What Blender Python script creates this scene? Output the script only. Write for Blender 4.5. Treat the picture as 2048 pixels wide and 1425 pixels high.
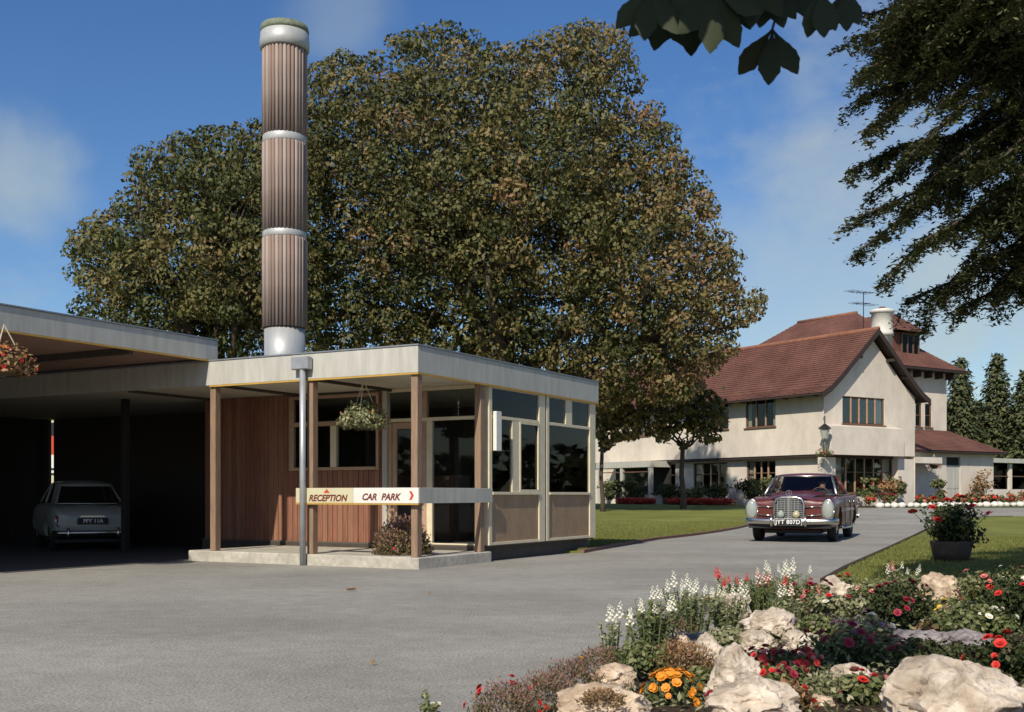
import bpy, bmesh, math, random
import numpy as np
from mathutils import Vector, Matrix, Euler

# ------------------------------------------------------------------ clean
for o in list(bpy.data.objects):
    bpy.data.objects.remove(o, do_unlink=True)
SC = bpy.context.scene
COL = SC.collection
random.seed(7)
RNG = np.random.default_rng(11)

# ------------------------------------------------------------------ camera
F = 2250.0           # focal length in pixels of a 2048 px wide picture
HOR = 990.0          # row of the horizon
CZ = 0.945           # eye height
cam_d = bpy.data.cameras.new('camera')
cam = bpy.data.objects.new('camera', cam_d)
COL.objects.link(cam)
cam.location = (0, 0, CZ)
cam.rotation_euler = (math.radians(90), 0, 0)
cam_d.sensor_width = 36.0
cam_d.lens = 36.0 * F / 2048.0
cam_d.shift_y = (HOR - 712.5) / 2048.0
cam_d.clip_start = 0.05
cam_d.clip_end = 3000
SC.camera = cam
cam_d.dof.use_dof = True              # a small stop: only the leaves right before the lens soften
cam_d.dof.focus_distance = 24
cam_d.dof.aperture_fstop = 10

# ------------------------------------------------------------------ light
SUN_TO = Vector((-0.43, -1.135, 1.0)).normalized()      # towards the sun
SUN_EL = math.asin(SUN_TO.z)
SUN_AZ = math.atan2(SUN_TO.x, SUN_TO.y)                  # clockwise from +Y
sun_d = bpy.data.lights.new('sun', 'SUN')
sun_d.energy = 4.6
sun_d.angle = math.radians(0.5)
sun_d.color = (1.0, 0.93, 0.80)
sun = bpy.data.objects.new('sun', sun_d)
COL.objects.link(sun)
sun.rotation_euler = SUN_TO.to_track_quat('Z', 'Y').to_euler()
sun.location = (-20, -40, 40)

world = bpy.data.worlds.new('World')
SC.world = world
world.use_nodes = True
wt = world.node_tree
wt.nodes.clear()
def wn(t, **k):
    n = wt.nodes.new(t)
    for a, b in k.items():
        setattr(n, a, b)
    return n
w_out = wn('ShaderNodeOutputWorld')
w_bg = wn('ShaderNodeBackground')
w_sky = wn('ShaderNodeTexSky', sky_type='NISHITA', sun_disc=False)
w_sky.sun_elevation = SUN_EL
w_sky.sun_rotation = SUN_AZ
w_sky.altitude = 50
w_sky.air_density = 1.0
w_sky.dust_density = 0.6
w_sky.ozone_density = 3.0
w_bg.inputs['Strength'].default_value = 0.085
# broken summer cloud over the whole dome, from noise on the direction
w_tc = wn('ShaderNodeTexCoord')
w_map = wn('ShaderNodeMapping')
w_map.inputs['Scale'].default_value = (1.0, 1.0, 2.1)
w_map.inputs['Location'].default_value = (0.35, 0.1, 0.62)
w_n = wn('ShaderNodeTexNoise')
w_n.inputs['Scale'].default_value = 2.3
w_n.inputs['Detail'].default_value = 7
w_n.inputs['Roughness'].default_value = 0.62
w_r = wn('ShaderNodeValToRGB')
w_r.color_ramp.elements[0].position = 0.56
w_r.color_ramp.elements[0].color = (0, 0, 0, 1)
w_r.color_ramp.elements[1].position = 0.84
w_r.color_ramp.elements[1].color = (0.8, 0.8, 0.8, 1)
w_mix = wn('ShaderNodeMixRGB')
w_mix.inputs[2].default_value = (6.0, 6.6, 6.3, 1)
w_sat = wn('ShaderNodeHueSaturation')
w_sat.inputs['Saturation'].default_value = 1.24
w_sat.inputs['Value'].default_value = 1.30
w_sat.inputs['Hue'].default_value = 0.508
L = wt.links.new
L(w_tc.outputs['Generated'], w_map.inputs['Vector'])
L(w_map.outputs['Vector'], w_n.inputs['Vector'])
L(w_n.outputs['Fac'], w_r.inputs['Fac'])
L(w_r.outputs['Color'], w_mix.inputs[0])
L(w_sky.outputs['Color'], w_sat.inputs['Color'])
L(w_sat.outputs['Color'], w_mix.inputs[1])
prev = w_mix.outputs['Color']
w_n2 = wn('ShaderNodeTexNoise')
w_n2.inputs['Scale'].default_value = 16
w_n2.inputs['Detail'].default_value = 6
L(w_tc.outputs['Generated'], w_n2.inputs['Vector'])
for cdir, rad, amt in (((-.392, .884, .252), .058, .5), ((-.136, .914, .382), .05, .25), ((.275, .945, .175), .17, .45), ((.42, .89, .14), .16, .5), ((-.62, .74, .22), .14, .6), ((.75, .62, .25), .2, .6)):
    dn = wn('ShaderNodeVectorMath', operation='DISTANCE')          # single fair-weather clouds
    dn.inputs[1].default_value = Vector(cdir).normalized()
    L(w_tc.outputs['Generated'], dn.inputs[0])
    sb_ = wn('ShaderNodeMath', operation='MULTIPLY_ADD')
    sb_.inputs[1].default_value = -rad * 1.6
    L(w_n2.outputs['Fac'], sb_.inputs[0])
    L(dn.outputs['Value'], sb_.inputs[2])
    mr = wn('ShaderNodeMapRange', interpolation_type='SMOOTHSTEP')
    mr.inputs['From Min'].default_value = rad * .35
    mr.inputs['From Max'].default_value = -rad * .75
    mr.inputs['To Min'].default_value = 0
    mr.inputs['To Max'].default_value = amt
    L(sb_.outputs['Value'], mr.inputs['Value'])
    mx_ = wn('ShaderNodeMixRGB')
    mx_.inputs[2].default_value = (6.2, 7.0, 6.4, 1)
    L(mr.outputs['Result'], mx_.inputs[0])
    L(prev, mx_.inputs[1])
    prev = mx_.outputs['Color']
L(prev, w_bg.inputs['Color'])
L(w_bg.outputs['Background'], w_out.inputs['Surface'])

vs = SC.view_settings
SC.display_settings.display_device = 'sRGB'
vs.view_transform = 'Standard'
vs.look = 'None'
vs.exposure = 0.0
vs.gamma = 1.0
vs.use_curve_mapping = False
SC.cycles.max_bounces = 8
SC.cycles.transparent_max_bounces = 16
SC.cycles.caustics_reflective = False
SC.cycles.caustics_refractive = False

# ------------------------------------------------------------------ helpers: materials
MATS = {}
def material(name, color, rough=0.7, metal=0.0, spec=0.4, n_scale=0.0, n_amt=0.25, n_col=None, bump=0.0, bump_scale=None,
             stretch=(1, 1, 1), coat=0.0, n2=None):
    """Principled surface, base colour varied by noise in object space, with optional fine bump."""
    m = bpy.data.materials.new(name)
    m.use_nodes = True
    nt = m.node_tree
    b = nt.nodes['Principled BSDF']
    b.inputs['Base Color'].default_value = (*color, 1)
    b.inputs['Roughness'].default_value = rough
    b.inputs['Metallic'].default_value = metal
    b.inputs['Specular IOR Level'].default_value = spec
    if coat:
        b.inputs['Coat Weight'].default_value = coat
        b.inputs['Coat Roughness'].default_value = 0.05
    if n_scale or bump:
        tc = nt.nodes.new('ShaderNodeTexCoord')
        mp = nt.nodes.new('ShaderNodeMapping')
        mp.inputs['Scale'].default_value = stretch
        nt.links.new(tc.outputs['Object'], mp.inputs['Vector'])
    if n_scale:
        n = nt.nodes.new('ShaderNodeTexNoise')
        n.inputs['Scale'].default_value = n_scale
        n.inputs['Detail'].default_value = 8
        n.inputs['Roughness'].default_value = 0.65
        nt.links.new(mp.outputs['Vector'], n.inputs['Vector'])
        r = nt.nodes.new('ShaderNodeValToRGB')
        r.color_ramp.elements[0].position = 0.3
        r.color_ramp.elements[1].position = 0.72
        lo = n_col if n_col else tuple(c * (1 - n_amt) for c in color)
        hi = tuple(min(1, c * (1 + n_amt * .6)) for c in color)
        r.color_ramp.elements[0].color = (*lo, 1)
        r.color_ramp.elements[1].color = (*hi, 1)
        nt.links.new(n.outputs['Fac'], r.inputs['Fac'])
        src = r.outputs['Color']
        if n2:                                   # second, larger-scale mottling (scale, amount)
            q = nt.nodes.new('ShaderNodeTexNoise')
            q.inputs['Scale'].default_value = n2[0]
            q.inputs['Detail'].default_value = 5
            nt.links.new(mp.outputs['Vector'], q.inputs['Vector'])
            rr = nt.nodes.new('ShaderNodeMapRange')
            rr.inputs['From Min'].default_value = 0.3
            rr.inputs['From Max'].default_value = 0.7
            rr.inputs['To Min'].default_value = 1 - n2[1]
            rr.inputs['To Max'].default_value = 1 + n2[1]
            nt.links.new(q.outputs['Fac'], rr.inputs['Value'])
            mx = nt.nodes.new('ShaderNodeMixRGB')
            mx.blend_type = 'MULTIPLY'
            mx.inputs[0].default_value = 1
            nt.links.new(src, mx.inputs[1])
            nt.links.new(rr.outputs['Result'], mx.inputs[2])
            src = mx.outputs['Color']
        nt.links.new(src, b.inputs['Base Color'])
    if bump:
        bn = nt.nodes.new('ShaderNodeTexNoise')
        bn.inputs['Scale'].default_value = bump_scale or 40
        bn.inputs['Detail'].default_value = 6
        nt.links.new(mp.outputs['Vector'], bn.inputs['Vector'])
        bp = nt.nodes.new('ShaderNodeBump')
        bp.inputs['Strength'].default_value = bump
        bp.inputs['Distance'].default_value = 0.02
        nt.links.new(bn.outputs['Fac'], bp.inputs['Height'])
        nt.links.new(bp.outputs['Normal'], b.inputs['Normal'])
    MATS[name] = m
    return m

def leaf_material(name, stops, trans=0.3, rough=0.6):
    """Foliage: colour from the per-leaf 'tint' attribute, part of the light comes through the leaf."""
    m = bpy.data.materials.new(name)
    m.use_nodes = True
    nt = m.node_tree
    b = nt.nodes['Principled BSDF']
    at = nt.nodes.new('ShaderNodeAttribute')
    at.attribute_name = 'tint'
    r = nt.nodes.new('ShaderNodeValToRGB')
    els = r.color_ramp.elements
    while len(els) < len(stops):
        els.new(0.5)
    for e, (p, c) in zip(els, stops):
        e.position = p
        e.color = (*c, 1)
    nt.links.new(at.outputs['Fac'], r.inputs['Fac'])
    nt.links.new(r.outputs['Color'], b.inputs['Base Color'])
    b.inputs['Roughness'].default_value = rough
    b.inputs['Specular IOR Level'].default_value = 0.25
    t = nt.nodes.new('ShaderNodeBsdfTranslucent')
    nt.links.new(r.outputs['Color'], t.inputs['Color'])
    mx = nt.nodes.new('ShaderNodeMixShader')
    mx.inputs['Fac'].default_value = trans
    nt.links.new(b.outputs['BSDF'], mx.inputs[1])
    nt.links.new(t.outputs['BSDF'], mx.inputs[2])
    nt.links.new(mx.outputs['Shader'], nt.nodes['Material Output'].inputs['Surface'])
    MATS[name] = m
    return m

def glass_material(name, tint=(0.9, 0.93, 0.92), rough=0.02, ior=1.45):
    m = bpy.data.materials.new(name)
    m.use_nodes = True
    nt = m.node_tree
    nt.nodes.remove(nt.nodes['Principled BSDF'])
    tr = nt.nodes.new('ShaderNodeBsdfTransparent')
    tr.inputs['Color'].default_value = (*tint, 1)
    gl = nt.nodes.new('ShaderNodeBsdfGlossy')
    gl.inputs['Roughness'].default_value = rough
    fr = nt.nodes.new('ShaderNodeFresnel')
    fr.inputs['IOR'].default_value = ior
    mx = nt.nodes.new('ShaderNodeMixShader')
    nt.links.new(fr.outputs['Fac'], mx.inputs['Fac'])
    nt.links.new(tr.outputs['BSDF'], mx.inputs[1])
    nt.links.new(gl.outputs['BSDF'], mx.inputs[2])
    nt.links.new(mx.outputs['Shader'], nt.nodes['Material Output'].inputs['Surface'])
    MATS[name] = m
    return m

# ------------------------------------------------------------------ helpers: geometry
class MB:
    """Collects faces and links them as ONE mesh object."""
    def __init__(s):
        s.v, s.f = [], []
    def add(s, vs, fs):
        k = len(s.v)
        s.v += [tuple(p) for p in vs]
        s.f += [tuple(i + k for i in f) for f in fs]
        return s
    def box(s, x0, x1, y0, y1, z0, z1):
        return s.add([(x0, y0, z0), (x1, y0, z0), (x1, y1, z0), (x0, y1, z0), (x0, y0, z1), (x1, y0, z1), (x1, y1, z1), (x0, y1, z1)],
                     [(3, 2, 1, 0), (4, 5, 6, 7), (0, 1, 5, 4), (1, 2, 6, 5), (2, 3, 7, 6), (3, 0, 4, 7)])
    def bevbox(s, x0, x1, y0, y1, z0, z1, b=0.006):
        bm = bmesh.new()
        t = MB().box(x0, x1, y0, y1, z0, z1)
        vv = [bm.verts.new(p) for p in t.v]
        for f in t.f:
            bm.faces.new([vv[i] for i in f])
        bmesh.ops.bevel(bm, geom=list(bm.edges), offset=b, segments=1, affect='EDGES')
        bm.verts.index_update()
        s.add([v.co[:] for v in bm.verts], [[v.index for v in f.verts] for f in bm.faces])
        bm.free()
        return s
    def quad(s, a, b, c, d):
        return s.add([a, b, c, d], [(0, 1, 2, 3)])
    def prism(s, poly, z0, z1):
        n = len(poly)
        vs = [(x, y, z0) for x, y in poly] + [(x, y, z1) for x, y in poly]
        return s.add(vs, [tuple(range(n - 1, -1, -1)), tuple(range(n, 2 * n))] + [(i, (i + 1) % n, n + (i + 1) % n, n + i) for i in range(n)])
    def extrude(s, poly3, d):
        """closed 3-D polygon swept along vector d"""
        n = len(poly3)
        d = Vector(d)
        vs = [tuple(Vector(p)) for p in poly3] + [tuple(Vector(p) + d) for p in poly3]
        return s.add(vs, [tuple(range(n - 1, -1, -1)), tuple(range(n, 2 * n))] + [(i, (i + 1) % n, n + (i + 1) % n, n + i) for i in range(n)])
    def tube(s, pts, rad, n=8, cap=True):
        pts = [Vector(p) for p in pts]
        if not hasattr(rad, '__len__'):
            rad = [rad] * len(pts)
        k = len(s.v)
        up = Vector((0, 0, 1))
        prev = None
        for i, p in enumerate(pts):
            d = (pts[min(i + 1, len(pts) - 1)] - pts[max(i - 1, 0)]).normalized()
            x = d.cross(up if abs(d.z) < .95 else Vector((1, 0, 0))) if prev is None else prev - d * prev.dot(d)
            x.normalize()
            prev = x
            y = d.cross(x)
            for j in range(n):
                a = 2 * math.pi * j / n
                s.v.append(tuple(p + (x * math.cos(a) + y * math.sin(a)) * rad[i]))
        for i in range(len(pts) - 1):
            for j in range(n):
                a, b = k + i * n + j, k + i * n + (j + 1) % n
                s.f.append((a, b, b + n, a + n))
        if cap:
            s.f.append(tuple(k + j for j in reversed(range(n))))
            s.f.append(tuple(k + (len(pts) - 1) * n + j for j in range(n)))
        return s
    def lathe(s, prof, n=24, c=(0, 0, 0), axis='z', cap=True):
        """prof: list of (radius, height)"""
        k = len(s.v)
        for r, h in prof:
            for j in range(n):
                a = 2 * math.pi * j / n
                x, y = r * math.cos(a), r * math.sin(a)
                p = (x, y, h) if axis == 'z' else ((h, x, y) if axis == 'x' else (x, h, y))
                s.v.append((p[0] + c[0], p[1] + c[1], p[2] + c[2]))
        for i in range(len(prof) - 1):
            for j in range(n):
                a, b = k + i * n + j, k + i * n + (j + 1) % n
                s.f.append((a, b, b + n, a + n))
        if cap:
            s.f.append(tuple(k + j for j in reversed(range(n))))
            s.f.append(tuple(k + (len(prof) - 1) * n + j for j in range(n)))
        return s
    def grid(s, fn, nu, nv):
        k = len(s.v)
        for i in range(nu + 1):
            for j in range(nv + 1):
                s.v.append(tuple(fn(i / nu, j / nv)))
        for i in range(nu):
            for j in range(nv):
                a = k + i * (nv + 1) + j
                s.f.append((a, a + nv + 1, a + nv + 2, a + 1))
        return s
    def mesh(s, name, mat=None, smooth=False, fix=True):
        me = bpy.data.meshes.new(name)
        me.from_pydata(s.v, [], s.f)
        if fix:
            bm = bmesh.new()
            bm.from_mesh(me)
            bmesh.ops.recalc_face_normals(bm, faces=bm.faces)
            bm.to_mesh(me)
            bm.free()
        if mat:
            me.materials.append(M(mat))
        if smooth:
            me.polygons.foreach_set('use_smooth', [True] * len(me.polygons))
        me.update()
        return me
    def build(s, name, mat, parent=None, smooth=False, fix=True):
        return obj(name, s.mesh(name, mat, smooth, fix), parent)

def M(m):
    return MATS[m] if isinstance(m, str) else m
def obj(name, me, parent=None):
    o = bpy.data.objects.new(name, me)
    COL.objects.link(o)
    if parent is not None:
        o.parent = parent
    return o
def tag(o, label=None, cat=None, group=None, kind=None):
    if label: o['label'] = label
    if cat: o['category'] = cat
    if group: o['group'] = group
    if kind: o['kind'] = kind
    return o
def empty(name, loc=(0, 0, 0), rz=0.0, label=None, cat=None, group=None, scale=1.0):
    o = bpy.data.objects.new(name, None)
    o.empty_display_size = 0.2
    COL.objects.link(o)
    o.location = loc
    o.rotation_euler = (0, 0, rz)
    o.scale = (scale,) * 3
    return tag(o, label, cat, group)
def place(me, name, parent, loc=(0, 0, 0), rot=(0, 0, 0), scale=1.0):
    o = obj(name, me, parent)
    o.location = loc
    o.rotation_euler = rot
    o.scale = (scale,) * 3 if not hasattr(scale, '__len__') else scale
    return o
def bake(me, mods, name):
    """Apply modifiers to a mesh and return the result as a fresh mesh."""
    t = bpy.data.objects.new('tmp', me)
    COL.objects.link(t)
    for ty, kw in mods:
        m = t.modifiers.new(ty, ty)
        for a, b in kw.items():
            setattr(m, a, b)
    dg = bpy.context.evaluated_depsgraph_get()
    dg.update()
    r = bpy.data.meshes.new_from_object(t.evaluated_get(dg))
    r.name = name
    bpy.data.objects.remove(t, do_unlink=True)
    return r
def sstep(x):
    x = max(0.0, min(1.0, x))
    return x * x * (3 - 2 * x)
def H(Y):
    """height of the ground: level round the kiosk, rising gently to the house"""
    return 0.45 * sstep((Y - 26) / 22.0)
def P(px, py, Y):
    """the point of the place that lies Y metres ahead and is seen at that pixel of the photograph"""
    return Vector(((px - 1024) * Y / F, Y, CZ + (HOR - py) * Y / F))
def G(px, Y):
    return Vector(((px - 1024) * Y / F, Y, H(Y)))

def leaves(pos, nrm, size, name, mat, parent=None, aspect=0.6, tint=None, droop=0.0, jitter=0.6, dirs=None, fold=False, tip=0.25):
    """One mesh of small pointed leaf faces (a kite of four corners each) at pos, facing roughly nrm."""
    n = len(pos)
    nrm = nrm + RNG.normal(0, jitter, (n, 3))
    nrm /= np.linalg.norm(nrm, axis=1, keepdims=True) + 1e-9
    if dirs is None:
        dirs = RNG.normal(0, 1, (n, 3))
        dirs[:, 2] -= droop
    ax = dirs - nrm * np.sum(dirs * nrm, axis=1, keepdims=True)
    ax /= np.linalg.norm(ax, axis=1, keepdims=True) + 1e-9
    bx = np.cross(nrm, ax)
    s = (size * RNG.uniform(0.65, 1.3, n))[:, None] if not hasattr(size, '__len__') else np.asarray(size)[:, None]
    v = np.empty((n, 4, 3))
    v[:, 0] = pos - ax * s * 0.5
    v[:, 1] = pos + bx * s * aspect * 0.5 + ax * s * (0.5 - tip - .2)
    v[:, 2] = pos + ax * s * 0.5 - nrm * s * 0.08
    v[:, 3] = pos - bx * s * aspect * 0.5 + ax * s * (0.5 - tip - .2)
    me = bpy.data.meshes.new(name)
    me.vertices.add(n * 4)
    me.vertices.foreach_set('co', v.reshape(-1).astype(np.float32))
    me.loops.add(n * 4)
    me.loops.foreach_set('vertex_index', np.arange(n * 4, dtype=np.int32))
    me.polygons.add(n)
    me.polygons.foreach_set('loop_start', np.arange(0, n * 4, 4, dtype=np.int32))
    me.polygons.foreach_set('loop_total', np.full(n, 4, dtype=np.int32))
    at = me.attributes.new('tint', 'FLOAT', 'POINT')
    tt = RNG.uniform(0, 1, n) if tint is None else np.clip(tint, 0, 1)
    at.data.foreach_set('value', np.repeat(tt, 4).astype(np.float32))
    me.materials.append(M(mat))
    me.update(calc_edges=True)
    me.validate()
    return obj(name, me, parent) if name else me
def shell(c, r, n, inner=0.55, up=0.0):
    """n points in an ellipsoidal clump (mostly near its surface) with outward normals"""
    d = RNG.normal(0, 1, (n, 3))
    d /= np.linalg.norm(d, axis=1, keepdims=True)
    k = RNG.uniform(inner, 1.0, (n, 1)) ** 0.6
    r = np.asarray(r if hasattr(r, '__len__') else (r, r, r))
    nn = d.copy()
    nn[:, 2] += up
    nn /= np.linalg.norm(nn, axis=1, keepdims=True) + 1e-9
    return np.asarray(c) + d * k * r, nn

# ------------------------------------------------------------------ materials
material('asphalt', (0.355, 0.335, 0.29), 0.95, spec=0.15, n_scale=62, n_amt=0.62, bump=0.25, bump_scale=90, n2=(0.55, 0.13))
def streaks(m, angle, scale, amt):
    """faint worn streaks along the way the cars turn"""
    nt = m.node_tree
    b = nt.nodes['Principled BSDF']
    src = b.inputs['Base Color'].links[0].from_socket
    tc = nt.nodes.new('ShaderNodeTexCoord')
    mp = nt.nodes.new('ShaderNodeMapping')
    mp.inputs['Rotation'].default_value = (0, 0, angle)
    mp.inputs['Scale'].default_value = scale
    n = nt.nodes.new('ShaderNodeTexNoise')
    n.inputs['Scale'].default_value = 1.0
    n.inputs['Detail'].default_value = 6
    n.inputs['Distortion'].default_value = 0.6
    r = nt.nodes.new('ShaderNodeMapRange')
    r.inputs['From Min'].default_value = 0.35
    r.inputs['From Max'].default_value = 0.7
    r.inputs['To Min'].default_value = 1 - amt
    r.inputs['To Max'].default_value = 1 + amt
    mx = nt.nodes.new('ShaderNodeMixRGB')
    mx.blend_type = 'MULTIPLY'
    mx.inputs[0].default_value = 1
    nt.links.new(tc.outputs['Object'], mp.inputs['Vector'])
    nt.links.new(mp.outputs['Vector'], n.inputs['Vector'])
    nt.links.new(n.outputs['Fac'], r.inputs['Value'])
    nt.links.new(src, mx.inputs[1])
    nt.links.new(r.outputs['Result'], mx.inputs[2])
    nt.links.new(mx.outputs['Color'], b.inputs['Base Color'])
streaks(MATS['asphalt'], math.radians(38), (0.35, 1.5, 1), 0.05)
streaks(MATS['asphalt'], math.radians(-50), (0.5, 0.5, 1), 0.07)
streaks(MATS['asphalt'], 0.3, (6, 6, 1), 0.08)
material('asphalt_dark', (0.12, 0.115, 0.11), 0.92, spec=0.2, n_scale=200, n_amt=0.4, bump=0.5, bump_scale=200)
material('lawn', (0.215, 0.225, 0.055), 0.95, spec=0.15, n_scale=38, n_amt=0.35, bump=0.8, bump_scale=150, n2=(0.6, 0.22))
material('ground', (0.10, 0.12, 0.045), 0.95, spec=0.1, n_scale=5, n_amt=0.3)
material('soil', (0.07, 0.05, 0.035), 0.95, spec=0.1, n_scale=30, n_amt=0.4, bump=0.8, bump_scale=60)
material('kerb', (0.22, 0.12, 0.085), 0.9, n_scale=20, n_amt=0.35, bump=0.4)
material('white_paint', (0.50, 0.48, 0.415), 0.55, n_scale=3.0, n_amt=0.20, stretch=(3, 3, .5), bump=0.12, bump_scale=60, n2=(0.8, 0.05))
material('frame_paint', (0.72, 0.62, 0.43), 0.5, n_scale=6, n_amt=0.12)
material('cream_panel', (0.62, 0.58, 0.47), 0.7, n_scale=4, n_amt=0.10)
material('roof_felt', (0.14, 0.14, 0.14), 0.9, n_scale=20, n_amt=0.3, bump=0.4)
material('flashing', (0.30, 0.31, 0.32), 0.5, metal=0.5, n_scale=8, n_amt=0.2)
material('post_wood', (0.30, 0.195, 0.125), 0.65, n_scale=5, n_amt=0.35, stretch=(9, 9, 0.7), bump=0.15, bump_scale=20)
material('dark_beam', (0.07, 0.055, 0.045), 0.7, n_scale=6, n_amt=0.3)
material('tan_panel', (0.36, 0.235, 0.135), 0.6, n_scale=9, n_amt=0.22, stretch=(1, 1, 0.5), n2=(1.2, 0.08))
for k_, c_ in enumerate([(0.265, 0.115, 0.07), (0.235, 0.095, 0.058), (0.30, 0.145, 0.085)]):
    material('board_%d' % k_, c_, 0.6, n_scale=4, n_amt=0.35, stretch=(9, 9, 0.6), bump=0.2, bump_scale=18)
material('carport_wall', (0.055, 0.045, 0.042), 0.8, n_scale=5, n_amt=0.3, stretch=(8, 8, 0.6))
material('carport_ceiling', (0.36, 0.22, 0.17), 0.8, n_scale=4, n_amt=0.2)
material('concrete', (0.50, 0.46, 0.38), 0.9, n_scale=12, n_amt=0.28, bump=0.6, bump_scale=70, n2=(2.0, 0.14))
material('interior', (0.10, 0.085, 0.07), 0.9)
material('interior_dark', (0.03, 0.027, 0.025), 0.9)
material('pipe_metal', (0.42, 0.43, 0.44), 0.45, metal=0.4, n_scale=6, n_amt=0.2)
material('flue_metal', (0.47, 0.47, 0.46), 0.5, metal=0.35, n_scale=5, n_amt=0.2, stretch=(1, 1, 0.3))
material('flue_band', (0.47, 0.47, 0.44), 0.5, metal=0.2, n_scale=6, n_amt=0.12)
material('flue_rib', (0.27, 0.185, 0.145), 0.7, n_scale=4, n_amt=0.4, stretch=(6, 6, 0.35))
material('flue_rib_grey', (0.36, 0.30, 0.26), 0.7, n_scale=4, n_amt=0.4, stretch=(6, 6, 0.35))
material('flue_cap', (0.20, 0.22, 0.15), 0.85, n_scale=14, n_amt=0.4)
material('flue_core', (0.13, 0.10, 0.085), 0.8)
material('sign_yellow', (0.60, 0.55, 0.36), 0.5, n_scale=4, n_amt=0.06)
material('sign_white', (0.76, 0.73, 0.66), 0.5, n_scale=4, n_amt=0.06)
material('ochre_fringe', (0.50, 0.30, 0.06), 0.6, n_scale=5, n_amt=0.15)  # yellow colour fringe along pale edges, added as thin strips
material('sign_text', (0.16, 0.03, 0.02), 0.6)
material('sign_red', (0.55, 0.07, 0.03), 0.5)
material('render_white', (0.70, 0.615, 0.515), 0.9, spec=0.2, n_scale=2.2, n_amt=0.14, bump=0.5, bump_scale=28, n2=(0.45, 0.11), stretch=(1, 1, .55))
material('roof_tile', (0.175, 0.080, 0.060), 0.85, spec=0.2, n_scale=16, n_amt=0.55, bump=0.6, bump_scale=16, n2=(0.9, 0.22))
material('ridge_tile', (0.26, 0.11, 0.065), 0.85, n_scale=4, n_amt=0.3)
material('eaves_wood', (0.045, 0.03, 0.025), 0.7, n_scale=6, n_amt=0.3)
material('window_wood', (0.16, 0.085, 0.055), 0.6, n_scale=6, n_amt=0.25)
material('window_lit', (0.46, 0.30, 0.20), 0.6, n_scale=6, n_amt=0.2)
material('curtain', (0.62, 0.54, 0.42), 0.9, n_scale=3, n_amt=0.15, stretch=(8, 8, .3))
material('brick_chimney', (0.72, 0.68, 0.60), 0.9, n_scale=6, n_amt=0.15, bump=0.4, bump_scale=30)
material('metal_dark', (0.04, 0.04, 0.04), 0.5, metal=0.5)
material('bark', (0.085, 0.062, 0.045), 0.9, n_scale=9, n_amt=0.5, stretch=(4, 4, 0.7), bump=0.8, bump_scale=16)
material('stem', (0.10, 0.14, 0.05), 0.8)
material('limestone', (0.60, 0.515, 0.42), 0.9, spec=0.2, n_scale=7, n_amt=0.45, n_col=(0.27, 0.20, 0.13), bump=0.9, bump_scale=22, n2=(2.4, 0.2))
material('limestone_tan', (0.60, 0.48, 0.35), 0.9, spec=0.2, n_scale=9, n_amt=0.5, n_col=(0.26, 0.17, 0.10), bump=0.9, bump_scale=20, n2=(2.0, 0.2))
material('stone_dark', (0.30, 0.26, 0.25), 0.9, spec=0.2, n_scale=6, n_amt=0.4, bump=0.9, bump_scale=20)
material('edging_white', (0.74, 0.70, 0.62), 0.85, n_scale=8, n_amt=0.2, bump=0.5)
material('tub_wood', (0.09, 0.06, 0.045), 0.8, n_scale=6, n_amt=0.3)
material('moss_basket', (0.12, 0.10, 0.05), 0.95, n_scale=30, n_amt=0.5, bump=0.8, bump_scale=50)
material('fl_white', (0.80, 0.76, 0.60), 0.7)
material('fl_red', (0.60, 0.035, 0.025), 0.6)
material('fl_pink', (0.66, 0.20, 0.17), 0.6)
material('fl_orange', (0.75, 0.27, 0.02), 0.6)
material('fl_crimson', (0.30, 0.02, 0.04), 0.6)
material('fl_mauve', (0.30, 0.16, 0.24), 0.7)
material('fl_yellow', (0.72, 0.50, 0.06), 0.6)
material('maroon_paint', (0.115, 0.020, 0.014), 0.38, spec=0.4, coat=0.3, n_scale=2, n_amt=0.06)
material('grey_paint', (0.34, 0.36, 0.35), 0.35, spec=0.5, coat=0.4)
material('chrome', (0.60, 0.57, 0.52), 0.24, metal=1.0)
material('chrome_dull', (0.50, 0.49, 0.46), 0.35, metal=0.9)
material('tyre', (0.022, 0.022, 0.022), 0.85)
material('black_trim', (0.012, 0.012, 0.012), 0.6)
material('lamp_glass', (0.34, 0.36, 0.32), 0.08, spec=0.7, coat=0.6)
material('fog_yellow', (0.48, 0.42, 0.24), 0.15, spec=0.7, coat=0.6)
material('tail_red', (0.45, 0.03, 0.02), 0.2, coat=0.5)
material('plate_black', (0.012, 0.012, 0.012), 0.5)
material('plate_silver', (0.75, 0.73, 0.70), 0.45)
material('seat_leather', (0.23, 0.12, 0.08), 0.6)
material('skin', (0.52, 0.30, 0.21), 0.6)
material('hair_dark', (0.03, 0.02, 0.015), 0.7)
material('jacket', (0.035, 0.035, 0.045), 0.8)
glass_material('glass', ior=1.27)
glass_material('car_glass', (0.72, 0.78, 0.74))
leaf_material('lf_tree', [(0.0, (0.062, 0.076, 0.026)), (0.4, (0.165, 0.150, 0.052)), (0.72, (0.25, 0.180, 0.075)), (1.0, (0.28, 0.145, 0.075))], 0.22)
leaf_material('lf_tree2', [(0.0, (0.062, 0.080, 0.026)), (0.45, (0.165, 0.155, 0.052)), (1.0, (0.26, 0.17, 0.072))], 0.22)
leaf_material('lf_cedar', [(0.0, (0.020, 0.030, 0.012)), (0.6, (0.07, 0.08, 0.028)), (1.0, (0.20, 0.18, 0.075))], 0.15)
leaf_material('lf_conifer', [(0.0, (0.045, 0.06, 0.028)), (0.7, (0.10, 0.115, 0.045)), (1.0, (0.17, 0.155, 0.07))], 0.15)
leaf_material('lf_chestnut', [(0.0, (0.026, 0.034, 0.012)), (1.0, (0.05, 0.065, 0.018))], 0.06)
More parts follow.
